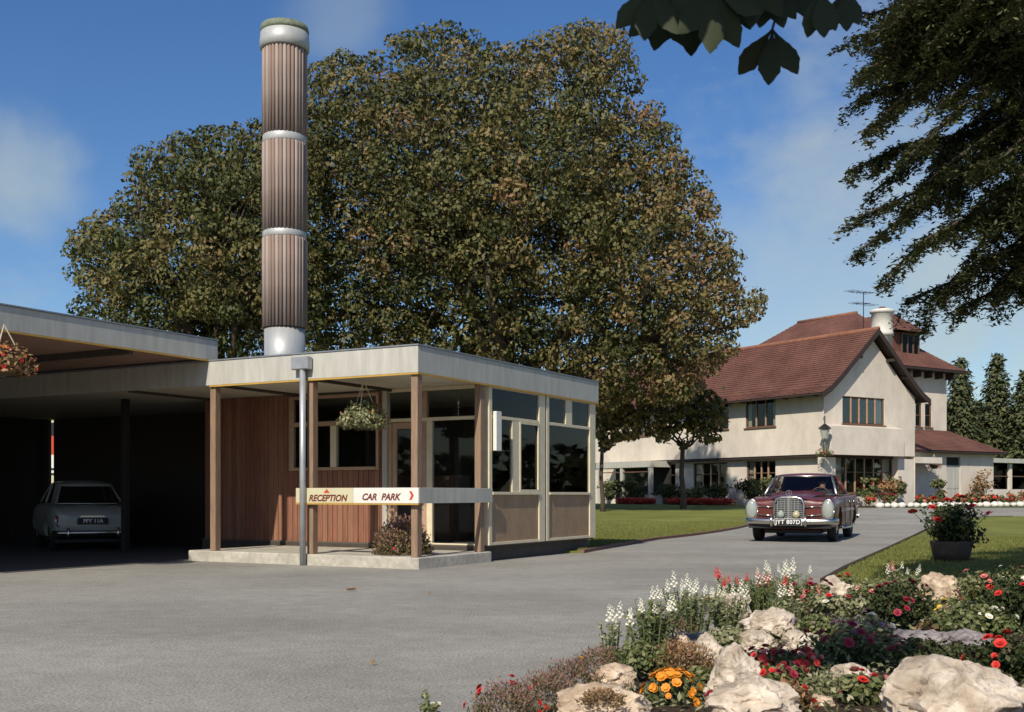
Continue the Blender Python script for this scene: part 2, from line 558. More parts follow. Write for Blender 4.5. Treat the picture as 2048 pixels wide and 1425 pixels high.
leaf_material('lf_green', [(0.0, (0.06, 0.08, 0.025)), (0.6, (0.15, 0.17, 0.06)), (1.0, (0.33, 0.31, 0.15))], 0.25)
leaf_material('lf_pale', [(0.0, (0.12, 0.13, 0.05)), (0.6, (0.28, 0.28, 0.14)), (1.0, (0.52, 0.47, 0.30))], 0.25)
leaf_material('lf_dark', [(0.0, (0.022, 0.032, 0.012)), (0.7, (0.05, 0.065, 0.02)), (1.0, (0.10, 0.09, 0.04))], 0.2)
leaf_material('lf_heather', [(0.0, (0.07, 0.06, 0.025)), (0.4, (0.22, 0.17, 0.08)), (0.75, (0.30, 0.15, 0.12)), (1.0, (0.34, 0.17, 0.20))], 0.2)
leaf_material('lf_rust', [(0.0, (0.08, 0.06, 0.025)), (0.5, (0.30, 0.18, 0.08)), (1.0, (0.46, 0.22, 0.11))], 0.2)
leaf_material('lf_redbed', [(0.0, (0.08, 0.06, 0.02)), (0.3, (0.35, 0.05, 0.03)), (1.0, (0.55, 0.06, 0.04))], 0.2)
leaf_material('lf_grass', [(0.0, (0.13, 0.15, 0.035)), (0.7, (0.24, 0.25, 0.065)), (1.0, (0.36, 0.31, 0.11))], 0.3)

# ================================================================== SETTING: ground, drive, lawns
def strip(name, rows, mat, dz, kind='structure', edge=0.0):
    """sheet made of rows (Y, Xleft, Xright) that follows the ground, dz above it; edge > 0 turns its rim down"""
    b = MB()
    k = len(rows)
    for Y, xl, xr in rows:
        z = H(Y) + dz
        b.v += [(xl, Y, z), (xr, Y, z)]
    for i in range(k - 1):
        b.f.append((2 * i, 2 * i + 1, 2 * i + 3, 2 * i + 2))
    if edge:
        m = len(b.v)
        b.v += [(x, y, z - edge) for x, y, z in b.v[:m]]
        for i in range(k - 1):
            b.f.append((2 * i, 2 * i + 2, m + 2 * i + 2, m + 2 * i))
            b.f.append((2 * i + 1, m + 2 * i + 1, m + 2 * i + 3, 2 * i + 3))
        b.f.append((0, m, m + 1, 1))
        b.f.append((2 * k - 2, 2 * k - 1, m + 2 * k - 1, m + 2 * k - 2))
    return tag(b.build(name, mat), kind=kind)
def lin(pts, Y):
    for (y0, x0), (y1, x1) in zip(pts, pts[1:]):
        if Y <= y1:
            return x0 + (x1 - x0) * (Y - y0) / (y1 - y0)
    return pts[-1][1]
YS = [-400, -60, 26] + [26 + 22 * i / 22 for i in range(1, 23)] + [60, 90, 200, 1500]
strip('ground', [(y, -1500, 1500) for y in YS], 'ground', -0.03)
LE = [(18.2, 1.1), (20.2, 1.75), (23.6, 3.0), (26, 4.15), (30.5, 6.2), (36, 8.3), (40, 9.9), (44, 11.6), (47, 11.9)]
RE = [(9.0, 1.9), (10.5, 2.75), (12, 3.35), (14.2, 4.25), (20, 6.8), (28.3, 10.4), (33, 12.7), (35.2, 14.0), (36.2, 15.2), (36.6, 16.3)]
strip('driveway', [(y, -70, 70) for y in [-40, 26] + [26 + 0.75 * i for i in range(1, 26)]], 'asphalt', 0.0)
ll = [18.2, 18.7, 19.2, 20.2, 22, 23.6, 26] + [26 + 1.0 * i for i in range(1, 22)] + [52, 60, 75]
strip('lawn', [(y, -40 if y > 26 else -1 - (y - 18.3) * 0.0, lin(LE, y)) for y in ll], 'lawn', 0.035, edge=0.06)
rl = [9.0, 10.5, 12, 14.2, 17, 20, 24, 26] + [26 + 0.9 * i for i in range(1, 11)] + [35.2, 35.8, 36.2, 36.6]
strip('lawn', [(y, lin(RE, y), 30) for y in rl], 'lawn', 0.035, edge=0.06)
def kerb(pts, w, h, mat='kerb'):
    b = MB()
    n = len(pts)
    for i, (x, y) in enumerate(pts):
        a, c = pts[max(i - 1, 0)], pts[min(i + 1, n - 1)]
        d = Vector((c[0] - a[0], c[1] - a[1])).normalized()
        nx, ny = d.y, -d.x
        z = H(y)
        b.v += [(x - nx * w / 2, y - ny * w / 2, z - .02), (x - nx * w / 2, y - ny * w / 2, z + h), (x + nx * w / 2, y + ny * w / 2, z + h), (x + nx * w / 2, y + ny * w / 2, z - .02)]
    for i in range(n - 1):
        for j in range(4):
            b.f.append((4 * i + j, 4 * i + (j + 1) % 4, 4 * i + 4 + (j + 1) % 4, 4 * i + 4 + j))
    b.f.append((0, 1, 2, 3))
    b.f.append((4 * n - 4, 4 * n - 3, 4 * n - 2, 4 * n - 1))
    return tag(b.build('kerb', mat), kind='structure')
kerb([(lin(LE, y) + .03, y) for y in ll if y <= 47], 0.08, 0.055)
kerb([(lin(RE, y) - .03, y) for y in rl if y >= 12], 0.07, 0.05, 'soil')
# fine grass standing on the nearer part of the lawn beside the rockery
gy = RNG.uniform(10.5, 24, 30000)
gl = np.array([lin(RE, y) for y in gy]) + .03
gx = gl + RNG.uniform(0, 1, len(gy)) * (gy * 0.47 - gl + .5)
gp = np.stack([gx, gy, np.full(len(gy), 0.05)], 1)
gd = RNG.normal(0, .35, (len(gy), 3)); gd[:, 2] = 1
gn = RNG.normal(0, 1, (len(gy), 3)); gn[:, 2] = 0.1
tag(leaves(gp, gn, 0.05, 'grass', 'lf_grass', aspect=0.14, dirs=gd, jitter=0.1), 'short mown grass of the lawn by the drive', 'grass', kind='stuff')

gy = RNG.uniform(18.3, 33, 26000)
ge = np.array([lin(LE, y) for y in gy]) - .03
gx = ge - RNG.uniform(0, 1, len(gy)) ** 1.6 * np.maximum(.05, ge - np.maximum(-.2, gy * .07))
gp = np.stack([gx, gy, np.array([H(y) for y in gy]) + .045], 1)
gd = RNG.normal(0, .35, (len(gy), 3)); gd[:, 2] = 1
tag(leaves(gp, gn[:len(gy)], 0.055, 'grass', 'lf_grass', aspect=0.14, dirs=gd, jitter=0.1), 'short mown grass of the lawn between kiosk and house', 'grass', kind='stuff')

# fallen leaves and scraps on the drive
for px, py, lab in [(702, 1183, 'curled brown dead leaf lying on the grey drive'), (858, 1190, 'small dry leaf on the drive in front of the porch corner'), (745, 1332, 'dark fallen leaf on the drive nearest the camera')]:
    Y = F * CZ / (py - HOR)
    g = G(px, Y)
    s = 0.055 if px == 702 else 0.014
    b = MB().grid(lambda u, v: (g.x + (u - .5) * 2 * s, g.y + (v - .5) * s * (1 - (2 * u - 1) ** 2), .006 + .02 * abs(v - .5) * 2 + .012 * u), 6, 2)
    tag(b.build('fallen_leaf', 'tan_panel'), lab, 'leaf')

# ================================================================== KIOSK (local axes: x = u along its right side, y = v along its front)
KC = Vector((-1.19, 14.24, 0))
KR = math.atan2(.8732, .4874)
KA, KB_ = Vector((.4874, .8732, 0)), Vector((-.8732, .4874, 0))
def U(px, v=0.0):
    o = KC + KB_ * v
    d = px - 1024
    return (d * o.y - F * o.x) / (F * KA.x - KA.y * d)
def V(px, u=0.0):
    o = KC + KA * u
    d = px - 1024
    return (d * o.y - F * o.x) / (F * KB_.x - KB_.y * d)
def ZK(py, u, v):
    return CZ + (HOR - py) * (KC + KA * u + KB_ * v).y / F
ZS = 0.148      # porch floor
ZF0, ZF1 = 2.496, 2.838
kiosk = empty('reception_kiosk', KC, KR, 'flat roofed glazed reception kiosk with white fascia and timber porch', 'kiosk')
def kb(name, mat, *boxes, bev=0.0, parent=kiosk):
    first = None
    for q in boxes:                     # every member is a piece of its own
        b = MB().bevbox(*q, b=bev) if bev else MB().box(*q)
        o = b.build(name, mat, parent)
        first = first or o
    return first
# roof
roof = kb('roof', 'roof_felt', (.045, 5.395, .045, 12.025, 2.56, 2.80))
kb('fascia', 'white_paint', (0, .04, 0, 12, ZF0, ZF1), parent=kiosk, bev=.004)
kb('fascia', 'white_paint', (.043, 5.44, 0, .04, ZF0, ZF1), parent=kiosk, bev=.004)
kb('fascia', 'white_paint', (5.40, 5.44, .043, 12, ZF0, ZF1), parent=kiosk)
kb('flashing', 'flashing', (-.012, .06, -.012, 12, ZF1 + .002, ZF1 + .02), (.063, 5.45, -.012, .06, ZF1 + .002, ZF1 + .02), parent=roof)
kb('fascia_colour_fringe', 'ochre_fringe', (-.004, .03, -.004, 3.56, ZF0 - .022, ZF0 - .001))  # added strip for the colour fringe below the fascia, no built trim
kb('fascia_colour_fringe', 'ochre_fringe', (.033, 5.44, -.004, .03, ZF0 - .022, ZF0 - .001))
kb('soffit', 'cream_panel', (.043, 1.86, .043, 12.025, 2.515, 2.55), parent=kiosk)
kb('soffit', 'cream_panel', (1.863, 5.39, .043, 12.025, 2.515, 2.55), parent=kiosk)
for v in (1.70, 3.42, 5.2):
    kb('beam', 'dark_beam', (.045, 1.84, v, v + .05, 2.475, 2.512), parent=kiosk)
# posts
for u, v in ((.03, .03), (.03, V(617) - .05), (.03, V(419) - .08), (1.1, V(250, 1.1)), (1.60, .03)):
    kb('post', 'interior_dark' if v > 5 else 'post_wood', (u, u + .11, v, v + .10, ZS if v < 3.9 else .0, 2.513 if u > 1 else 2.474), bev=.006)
# porch platform
kb('step', 'concrete', (-.02, 1.82, -.02, 3.95, -.02, ZS), bev=.012)
kb('plinth', 'dark_beam', (1.83, 5.30, .14, 5.5, -.02, .20))
kb('floor', 'interior', (1.83, 5.34, .06, 5.5, .203, .225))
# ---- right hand glazed side, plane v = .03 .. .09
v0, v1 = .028, .088
uA0, uA1 = U(982), U(988)
uB0, uB1 = U(1082), U(1094)
uC0, uC1 = U(1097), U(1102)
uD0, uD1 = U(1183), U(1194)
ZT0, ZT1 = 2.03, 2.075       # transom
ZL0, ZL1 = .945, .985        # sill
side = kb('upright', 'frame_paint', (uA0, uA1, v0, v1, .228, 2.512), (uB0, uB1, v0, v1, .228, 2.512), (uC0, uC1, v0, v1, .228, 2.512), (uD0, uD1, v0, v1, .228, 2.512), bev=.004)
kb('gap_strip', 'dark_beam', (uB1 + .002, uC0 - .002, v0 + .02, v1, .228, 2.512), parent=side)
def bay(ua, ub, splits_up, splits_lo, casement):
    e = .002
    f = kb('frame_rail', 'frame_paint', (ua + e, ub - e, v0 + .004, v1 - .004, ZT0, ZT1), (ua + e, ub - e, v0 - .016, v1 - .004, ZL0, ZL1),
           (ua + e, ub - e, v0 + .004, v1 - .004, 2.46, 2.51), (ua + e, ub - e, v0 + .004, v1 - .004, .228, .27), bev=.003)
    for a, b in splits_up:
        kb('mullion', 'frame_paint', (a, b, v0 + .006, v1 - .006, ZT1 + .001, 2.459), parent=f)
    for a, b in splits_lo:
        kb('mullion', 'frame_paint', (a, b, v0 + .006, v1 - .006, ZL1 + .001, ZT0 - .001), parent=f)
    eu = [ua] + [x for s in splits_up for x in s] + [ub]
    for a, b in zip(eu[::2], eu[1::2]):
        kb('pane', 'glass', (a + .003, b - .003, .055, .060, ZT1 + .002, 2.458), parent=kiosk)
    el = [ua] + [x for s in splits_lo for x in s] + [ub]
    for i, (a, b) in enumerate(zip(el[::2], el[1::2])):
        kb('pane', 'glass', (a + .003, b - .003, .055, .060, ZL1 + .002, ZT0 - .002), parent=kiosk)
        if casement == i:
            w = .035
            kb('casement', 'frame_paint', (a + .004, b - .004, v0 - .004, v0 + .02, ZL1 + .003, ZL1 + .003 + w), (a + .004, b - .004, v0 - .004, v0 + .02, ZT0 - w, ZT0 - .003),
               (a + .004, a + w, v0 - .004, v0 + .02, ZL1 + .004 + w, ZT0 - w - .001), (b - w, b - .004, v0 - .004, v0 + .02, ZL1 + .004 + w, ZT0 - w - .001), parent=kiosk)
    kb('panel', 'tan_panel', (ua + .003, ub - .003, .048, .062, .272, ZL0 - .002), parent=kiosk)
bay(uA1, uB0, [], [(U(1029), U(1043))], 1)
bay(uC1, uD0, [(U(1136), U(1148))], [], None)
# notice hung inside the glass, vent box on the corner
kb('notice', 'curtain', (U(1106, .2), U(1154, .2), .20, .205, 1.25, 1.88))
kb('name_box', 'sign_white', (uA1 + .01, uA1 + .16, -.035, .024, ZK(902, 1.95, 0), ZK(823, 1.95, 0)), bev=.005)
# ---- front wall, plane u = 1.86
u0, u1 = 1.835, 1.895
vd0, vd1 = V(955, 1.86), V(866, 1.86)         # fixed pane right of the door
vdo0, vdo1 = V(846, 1.86), V(785, 1.86)       # doorway
zt = 2.02
fr = kb('frame_rail', 'frame_paint', (u0, u1, .09, vd0, .228, 2.512), (u0, u1, vd1, vd1 + .10, .15, zt - .002), (u0, u1, vd0 + .002, vd1 - .002, .15, .245),
        (u0, u1, vd0 + .002, vdo1 + .06, zt, zt + .05), (u0, u1, vd0 + .002, vdo1 + .06, 2.46, 2.512), bev=.004)
kb('pane', 'glass', (1.862, 1.867, vd0 + .003, vd1 - .003, .247, zt - .002))
kb('pane', 'glass', (1.862, 1.867, vd0 + .003, vd1 + .09, zt + .052, 2.458))
kb('pane', 'glass', (1.862, 1.867, vdo0 + .003, vdo1 + .04, zt + .052, 2.458))
kb('mullion', 'window_lit', (u0 - .005, u1, vd1 + .092, vdo0, zt + .052, 2.458))
kb('door_post', 'window_lit', (u0, u1, vd1 + .103, vdo0 - .002, .15, zt - .002), (u0, u1, vdo1 + .002, vdo1 + .062, .15, zt - .002), bev=.004)
kb('jamb', 'white_paint', (u0 - .03, u1, vdo1 + .065, vdo1 + .15, .15, 2.512), bev=.004)
door = kb('door', 'window_lit', (1.85, 1.89, vdo0 + .002, vdo0 + .08, .16, zt - .01), (1.85, 1.89, vdo1 - .08, vdo1 - .002, .16, zt - .01),
          (1.85, 1.89, vdo0 + .082, vdo1 - .082, .16, .34), (1.85, 1.89, vdo0 + .082, vdo1 - .082, zt - .10, zt - .01), bev=.004)
kb('pane', 'glass', (1.867, 1.872, vdo0 + .083, vdo1 - .083, .342, zt - .102), parent=door)
MB().tube([(1.845, vdo0 + .04, 1.02), (1.80, vdo0 + .04, 1.02), (1.80, vdo0 + .04, 1.2), (1.845, vdo0 + .04, 1.2)], .011, 8).build('handle', 'chrome_dull', door, True)
# boarded wall with the window
vw0, vw1 = V(759, 1.86), V(580, 1.86)
vb0, vb1 = vdo1 + .155, 5.5
zw0, zw1 = ZK(941, 1.86, 2.6), 2.475
kb('wall_backing', 'interior_dark', (1.90, 1.96, vb0, vw0, .0, 2.512), (1.90, 1.96, vw0, vw1, .0, zw0), (1.90, 1.96, vw1, vb1, .0, 2.512))
bw, n = .098, 0
v = vb0
while v < vb1 - .02:
    e = min(v + bw - .007, vb1)
    under = v + .05 > vw0 and v + .05 < vw1
    z1 = zw0 - .004 if under else 2.51
    kb('board', 'board_%d' % random.choice((0, 0, 1, 2)), (1.872 + random.uniform(-.003, .003), 1.899, v, e, ZS + .02 if v < 3.9 else .05, z1), bev=.005)
    v += bw
kb('wall_base', 'dark_beam', (1.86, 1.898, vb0, 3.9, ZS - .005, ZS + .018))
vm0, vm1 = V(675, 1.86), V(663, 1.86)
zr0, zr1 = ZK(851, 1.86, 2.6), ZK(842, 1.86, 2.6)
wf = kb('frame_rail', 'window_lit', (1.83, 1.90, vw0, vw0 + .05, zw0, zw1), (1.83, 1.90, vw1 - .09, vw1, zw0, zw1), (1.825, 1.90, vw0 + .052, vw1 - .092, zw0, zw0 + .05),
        (1.83, 1.90, vw0 + .052, vw1 - .092, zw1 - .05, zw1), (1.83, 1.90, vw0 + .052, vw1 - .092, zr0, zr1), bev=.004)
kb('mullion', 'frame_paint', (1.828, 1.895, vm0, vm1, zw0 + .052, zr0 - .002), parent=wf)
for a, b, c, d in ((vw0 + .052, vm0 - .002, zw0 + .052, zr0 - .002), (vm1 + .002, vw1 - .092, zw0 + .052, zr0 - .002), (vw0 + .052, vw1 - .092, zr1 + .002, zw1 - .052)):
    kb('pane', 'glass', (1.862, 1.867, a, b, c, d), parent=kiosk)
# rear and inner walls so that the room is a room
kb('rear_wall', 'interior', (5.28, 5.34, .10, 5.5, .228, 2.512))
kb('inner_wall', 'interior', (1.97, 5.27, 5.44, 5.5, .228, 2.512))
kb('counter', 'window_wood', (2.9, 3.4, 1.3, 4.6, .228, 1.25), bev=.01)
# rainwater hopper and downpipe on the front fascia
vp = V(603, -.1)
hop = MB().bevbox(-.10, -.002, V(617) , V(584), 2.62, 2.80, b=.008)
kb('hopper', 'pipe_metal', (-.13, -.014, V(617, -.1), V(584, -.1), 2.62, 2.79), bev=.01)
MB().tube([(-.075, vp, 2.64), (-.075, vp, .0)], .042, 14).build('downpipe', 'pipe_metal', kiosk, True)

# sign rail carried by the porch posts
sign = empty('sign_board', KC, KR, 'long white and yellow rail sign reading RECEPTION and CAR PARK along the porch', 'sign')
zs0, zs1 = ZK(1007, 0, .5), ZK(976, 0, .5)
vsl = V(592, -.03)
vmid = V(707, -.03)
kb('yellow_board', 'sign_yellow', (-.035, -.003, vmid + .001, vsl, zs0, zs1), parent=sign, bev=.003)
kb('white_board', 'sign_white', (-.035, -.003, -.03, vmid - .001, zs0, zs1), parent=sign, bev=.003)
kb('side_rail', 'white_paint', (-.002, U(985, -.03), -.032, -.004, zs0, zs1), parent=sign, bev=.003)
kb('sign_colour_fringe', 'ochre_fringe', (-.038, -.003, -.03, vsl, zs0 - .02, zs0 - .001), parent=sign)  # yellow fringe line under the boards, an added strip
def text(s, parent, mat, size, loc, rot, shear=0.0, bold=0.0, ax='LEFT', name='lettering', space=1.0, ext=.0015):
    c = bpy.data.curves.new('lettering', 'FONT')
    c.body = s
    c.size = size
    c.shear = shear
    c.offset = bold
    c.extrude = ext
    c.align_x = ax
    c.align_y = 'CENTER'
    c.space_character = space
    c.materials.append(M(mat))
    t = bpy.data.objects.new('tmp', c)
    COL.objects.link(t)
    dg = bpy.context.evaluated_depsgraph_get()
    dg.update()
    me = bpy.data.meshes.new_from_object(t.evaluated_get(dg))
    bpy.data.objects.remove(t, do_unlink=True)
    return place(me, name, parent, loc, rot)
# the front looks along -u: reading direction is -v
RF = Matrix(((0, 0, -1), (-1, 0, 0), (0, 1, 0))).to_euler()
zc = (zs0 + zs1) / 2
text('RECEPTION', sign, 'sign_text', .118, (-.0365, V(617, -.04), zc - .038), RF, .28, .004, space=1.02)
text('CAR', sign, 'sign_text', .118, (-.0365, V(723, -.04), zc - .022), RF, .28, .004)
text('PARK', sign, 'sign_text', .118, (-.0365, V(762, -.04), zc - .022), RF, .28, .004)
def flat(poly, name, mat, parent):
    """flat sign mark: polygon of (v, z) on the board front"""
    MB().extrude([(-.0355, v, z) for v, z in poly], (-.003, 0, 0)).build(name, mat, parent)
va = V(653, -.04)
flat([(va + .05, zc + .035), (va - .05, zc + .035), (va, zc + .088)], 'arrow', 'sign_red', sign)
va = V(822, -.04)
flat([(va + .03, zc + .055), (va - .005, zc + .055), (va - .04, zc), (va - .005, zc - .055), (va + .03, zc - .055), (va - .003, zc)], 'arrow', 'sign_red', sign)

# ================================================================== CARPORT
carport = empty('carport', KC, KR, 'dark open carport with deep grey fascia at the left edge', 'carport')
kb('roof', 'roof_felt', (-11.9, .12, 3.62, 12, 2.93, 3.12), parent=carport)
cf = kb('fascia', 'white_paint', (-12, .18, 3.57, 3.615, 2.862, 3.15), parent=carport, bev=.004)
kb('fascia', 'white_paint', (.125, .18, 3.618, 12, 2.862, 3.15), parent=carport)
kb('flashing', 'flashing', (-12, .19, 3.555, 3.64, 3.152, 3.17), parent=cf)
kb('fascia_colour_fringe', 'ochre_fringe', (-12, .18, 3.565, 3.60, 2.84, 2.861), parent=carport)  # same added fringe strip along the carport edge
kb('ceiling', 'carport_ceiling', (-11.9, .12, 3.62, 12, 2.885, 2.925), parent=carport)
for u in (-1.4, -3.9, -6.4):
    kb('beam', 'dark_beam', (u, u + .07, 3.62, 12, 2.80, 2.884), parent=carport)
for u in (-4.2, -8.4, -11.8):
    kb('post', 'post_wood', (u, u + .12, 11.6, 11.72, 0, 2.79), parent=carport)
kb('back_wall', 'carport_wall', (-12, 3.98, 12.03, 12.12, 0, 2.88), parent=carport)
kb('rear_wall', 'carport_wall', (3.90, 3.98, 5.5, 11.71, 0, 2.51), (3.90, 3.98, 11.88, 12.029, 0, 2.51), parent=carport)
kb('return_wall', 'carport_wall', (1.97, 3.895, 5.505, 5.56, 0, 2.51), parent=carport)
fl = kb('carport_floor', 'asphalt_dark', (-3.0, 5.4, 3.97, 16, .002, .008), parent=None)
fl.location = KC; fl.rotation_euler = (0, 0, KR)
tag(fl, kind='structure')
# striped board standing in the sun behind the carport, seen through the slit in its rear wall
sb = empty('marker_board', KC + KA * 11 + KB_ * 20.7, KR, 'narrow white and red striped board glimpsed through slit in carport wall', 'board')
kb('post', 'metal_dark', (.03, .07, -.05, .05, 0, 1.2), parent=sb)
for z0, z1, m in ((3.12, 3.27, 'sign_yellow'), (2.72, 3.119, 'metal_dark'), (2.15, 2.719, 'sign_red'), (1.75, 2.149, 'sign_white'), (1.68, 1.749, 'metal_dark'), (1.60, 1.679, 'sign_white'), (1.53, 1.599, 'metal_dark'), (1.2, 1.529, 'sign_yellow')):
    kb('stripe', m, (0, .03, -.4, .4, z0, z1), parent=sb)

# ================================================================== CHIMNEY FLUE
fp = KC + KA * 2.85 + KB_ * 4.62
flue = empty('boiler_flue', (fp.x, fp.y, 2.80), 0.3, 'tall round ribbed boiler flue with pale metal bands rising over the kiosk', 'flue')
fs = F / (fp.y - .28)
def zf(py): return CZ + (HOR - py) / fs - 2.80
R0 = 0.335
MB().lathe([(R0 + .005, 0), (R0 + .005, zf(655))], 40).build('base_drum', 'flue_metal', flue, True)
MB().lathe([(R0, zf(655)), (R0, zf(60))], 36).build('core', 'flue_core', flue, True)
ribm = {}
for top, bot in ((86, 263), (280, 457), (472, 652)):
    ht = zf(top) - zf(bot)
    n = 34
    for i in range(n):
        key = (top, i % 5 in (0, 3))
        if key not in ribm:
            ribm[key] = MB().tube([(0, 0, 0), (0, 0, ht)], .031, 8).mesh('rib', 'flue_rib_grey' if key[1] else 'flue_rib', True)
        a = 2 * math.pi * i / n
        place(ribm[key], 'rib', flue, ((R0 + .012) * math.cos(a), (R0 + .012) * math.sin(a), zf(bot)))
for a, b in ((263, 280), (457, 472)):
    MB().lathe([(R0 + .02, zf(b)), (R0 + .032, zf(b) + .02), (R0 + .032, zf(a) - .02), (R0 + .02, zf(a))], 40).build('band', 'flue_band', flue, True)
MB().lathe([(R0 + .04, zf(90)), (R0 + .075, zf(88)), (R0 + .08, zf(74)), (R0 + .065, zf(56)), (R0 + .05, zf(55))], 40).build('collar', 'flue_band', flue, True)
MB().lathe([(R0 + .06, zf(55.5)), (R0 + .07, zf(50)), (R0 + .055, zf(41)), (R0 - .08, zf(40)), (R0 - .10, zf(70))], 40).build('cap_ring', 'flue_cap', flue, True)

# ================================================================== HOUSE (local axes: x = t along the gable wall, y = s along the long front)
HC = Vector((13.0, 46.9, 0))
HR = math.atan2(.545, .838)
HQ, HP = Vector((math.cos(HR), math.sin(HR), 0)), Vector((-math.sin(HR), math.cos(HR), 0))
def T(px, s=0.0):
    o = HC + HP * s
    d = px - 1024
    return (d * o.y - F * o.x) / (F * HQ.x - HQ.y * d)
def S(px, t=0.0):
    o = HC + HQ * t
    d = px - 1024
    return (d * o.y - F * o.x) / (F * HP.x - HP.y * d)
def ZH(py, t, s):
    return CZ + (HOR - py) * (HC + HQ * t + HP * s).y / F
house = empty('white_house', HC, HR, 'large white rendered house with red tiled roofs and gabled front wing', 'house')
def hb(name, mat, *boxes, bev=0.0, parent=house):
    b = MB()
    for q in boxes:
        b.bevbox(*q, b=bev) if bev else b.box(*q)
    return b.build(name, mat, parent)
def wall_face(b, axis, c, a0, a1, z0, z1, holes, depth):
    """wall skin in the plane axis = c from a0 to a1, with reveals going `depth` inwards round every hole (a0, a1, z0, z1)"""
    xs = sorted({a0, a1, *[h[0] for h in holes], *[h[1] for h in holes]})
    zs = sorted({z0, z1, *[h[2] for h in holes], *[h[3] for h in holes]})
    def pt(a, z, d=0.0):
        return (c + d, a, z) if axis == 'x' else (a, c + d, z)
    for i in range(len(xs) - 1):
        for j in range(len(zs) - 1):
            ma, mz = (xs[i] + xs[i + 1]) / 2, (zs[j] + zs[j + 1]) / 2
            if any(h[0] < ma < h[1] and h[2] < mz < h[3] for h in holes):
                continue
            b.quad(pt(xs[i], zs[j]), pt(xs[i + 1], zs[j]), pt(xs[i + 1], zs[j + 1]), pt(xs[i], zs[j + 1]))
    for h in holes:
        q = [(h[0], h[2]), (h[1], h[2]), (h[1], h[3]), (h[0], h[3])]
        for (p, r), (p2, r2) in zip(q, q[1:] + q[:1]):
            b.quad(pt(p, r), pt(p2, r2), pt(p2, r2, depth), pt(p, r, depth))
    return b
def window(axis, c, h, lights, transom=None, mat='window_wood', bar='window_lit', curt=(), depth=.10, parent=None, sill=True, name='window'):
    """timber casement window in hole h of the wall plane axis = c; every light has its own pane"""
    parent = parent or house
    a0, a1, z0, z1 = h
    def bx(x0, x1, y0, y1, za, zb):
        return (c + y0, c + y1, x0, x1, za, zb) if axis == 'x' else (x0, x1, c + y0, c + y1, za, zb)
    w = .055
    d0, d1 = depth - .06, depth
    fr = hb(name, mat, bx(a0 + .001, a0 + w, d0, d1, z0 + .001, z1 - .001), bx(a1 - w, a1 - .001, d0, d1, z0 + .001, z1 - .001), bx(a0 + w + .001, a1 - w - .001, d0, d1, z0 + .001, z0 + w), bx(a0 + w + .001, a1 - w - .001, d0, d1, z1 - w, z1 - .001), parent=parent)
    ia, ib = a0 + w, a1 - w
    step = (ib - ia) / lights
    zs = [z0 + w] + ([transom] if transom else []) + [z1 - w]
    for i in range(1, lights):
        x = ia + i * step
        hb('mullion', bar, bx(x - .028, x + .028, d0 - .012, d1 - .01, z0 + w + .001, z1 - w - .001), parent=fr)
    if transom:
        for i in range(lights):
            hb('transom_bar', mat, bx(ia + i * step + .03, ia + (i + 1) * step - .03, d0 + .002, d1 - .01, transom - .02, transom + .02), parent=fr)
    for i in range(lights):
        for za, zb in zip(zs, zs[1:]):
            hb('pane', 'glass', bx(ia + i * step + .03, ia + (i + 1) * step - .03, d0 + .03, d0 + .034, za + .021, zb - .021), parent=fr)
    if sill:
        hb('sill', mat, bx(a0 - .06, a1 + .06, -.06, d0 - .001, z0 - .05, z0 - .002), parent=fr)
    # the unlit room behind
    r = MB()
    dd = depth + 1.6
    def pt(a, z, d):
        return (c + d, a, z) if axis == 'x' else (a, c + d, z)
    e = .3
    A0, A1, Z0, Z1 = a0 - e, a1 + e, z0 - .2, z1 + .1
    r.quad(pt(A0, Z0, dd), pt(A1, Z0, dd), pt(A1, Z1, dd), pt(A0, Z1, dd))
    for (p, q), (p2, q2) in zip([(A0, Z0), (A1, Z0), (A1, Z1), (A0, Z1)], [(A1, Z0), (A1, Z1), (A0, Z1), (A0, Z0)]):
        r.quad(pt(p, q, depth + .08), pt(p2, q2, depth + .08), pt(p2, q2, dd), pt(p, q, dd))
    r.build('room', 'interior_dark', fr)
    for ca, cb in curt:
        b = MB()
        n = 14
        x0, x1 = ia + ca * (ib - ia), ia + cb * (ib - ia)
        b.grid(lambda u, v: pt(x0 + (x1 - x0) * u, z0 + .03 + (z1 - z0 - .06) * v, d1 + .05 + .018 * math.sin(u * n * 2.2)), n, 1)
        b.build('curtain', 'curtain', fr, True)
    return fr
ZG = 0.40
ZB, ZE = 2.65, 5.28          # overhang, eaves
# --- long front: upper wall t = 0, lower wall set back to t = .35
up_holes = []
for x0, x1, y0, y1 in ((1551, 1491, 803, 853), (1457, 1398, 812, 858), (1300, 1262, 826, 872), (1234, 1219, 836, 880)):
    a, b = S(x0), S(x1)
    zc_ = ZH((y0 + y1) / 2, 0, (a + b) / 2)
    up_holes.append((a, b, zc_ - .60, min(zc_ + .62, 5.2)))
lo_holes = []
for x0, x1, y0, y1 in ((1551, 1493, 922, 985), (1455, 1387, 924, 988), (1351, 1306, 926, 986)):
    a, b = S(x0, .35), S(x1, .35)
    lo_holes.append((a, b, 1.05, 2.46))
wb = MB()
wall_face(wb, 'x', 0.0, 0.0, 26, ZB, ZE + .06, up_holes, .12)
wb.quad((0, 0, ZB), (0, 26, ZB), (.36, 26, ZB), (.36, 0, ZB))
wall_face(wb, 'x', 0.35, 0.35, 26, ZG - .3, ZB - .003, lo_holes, .12)
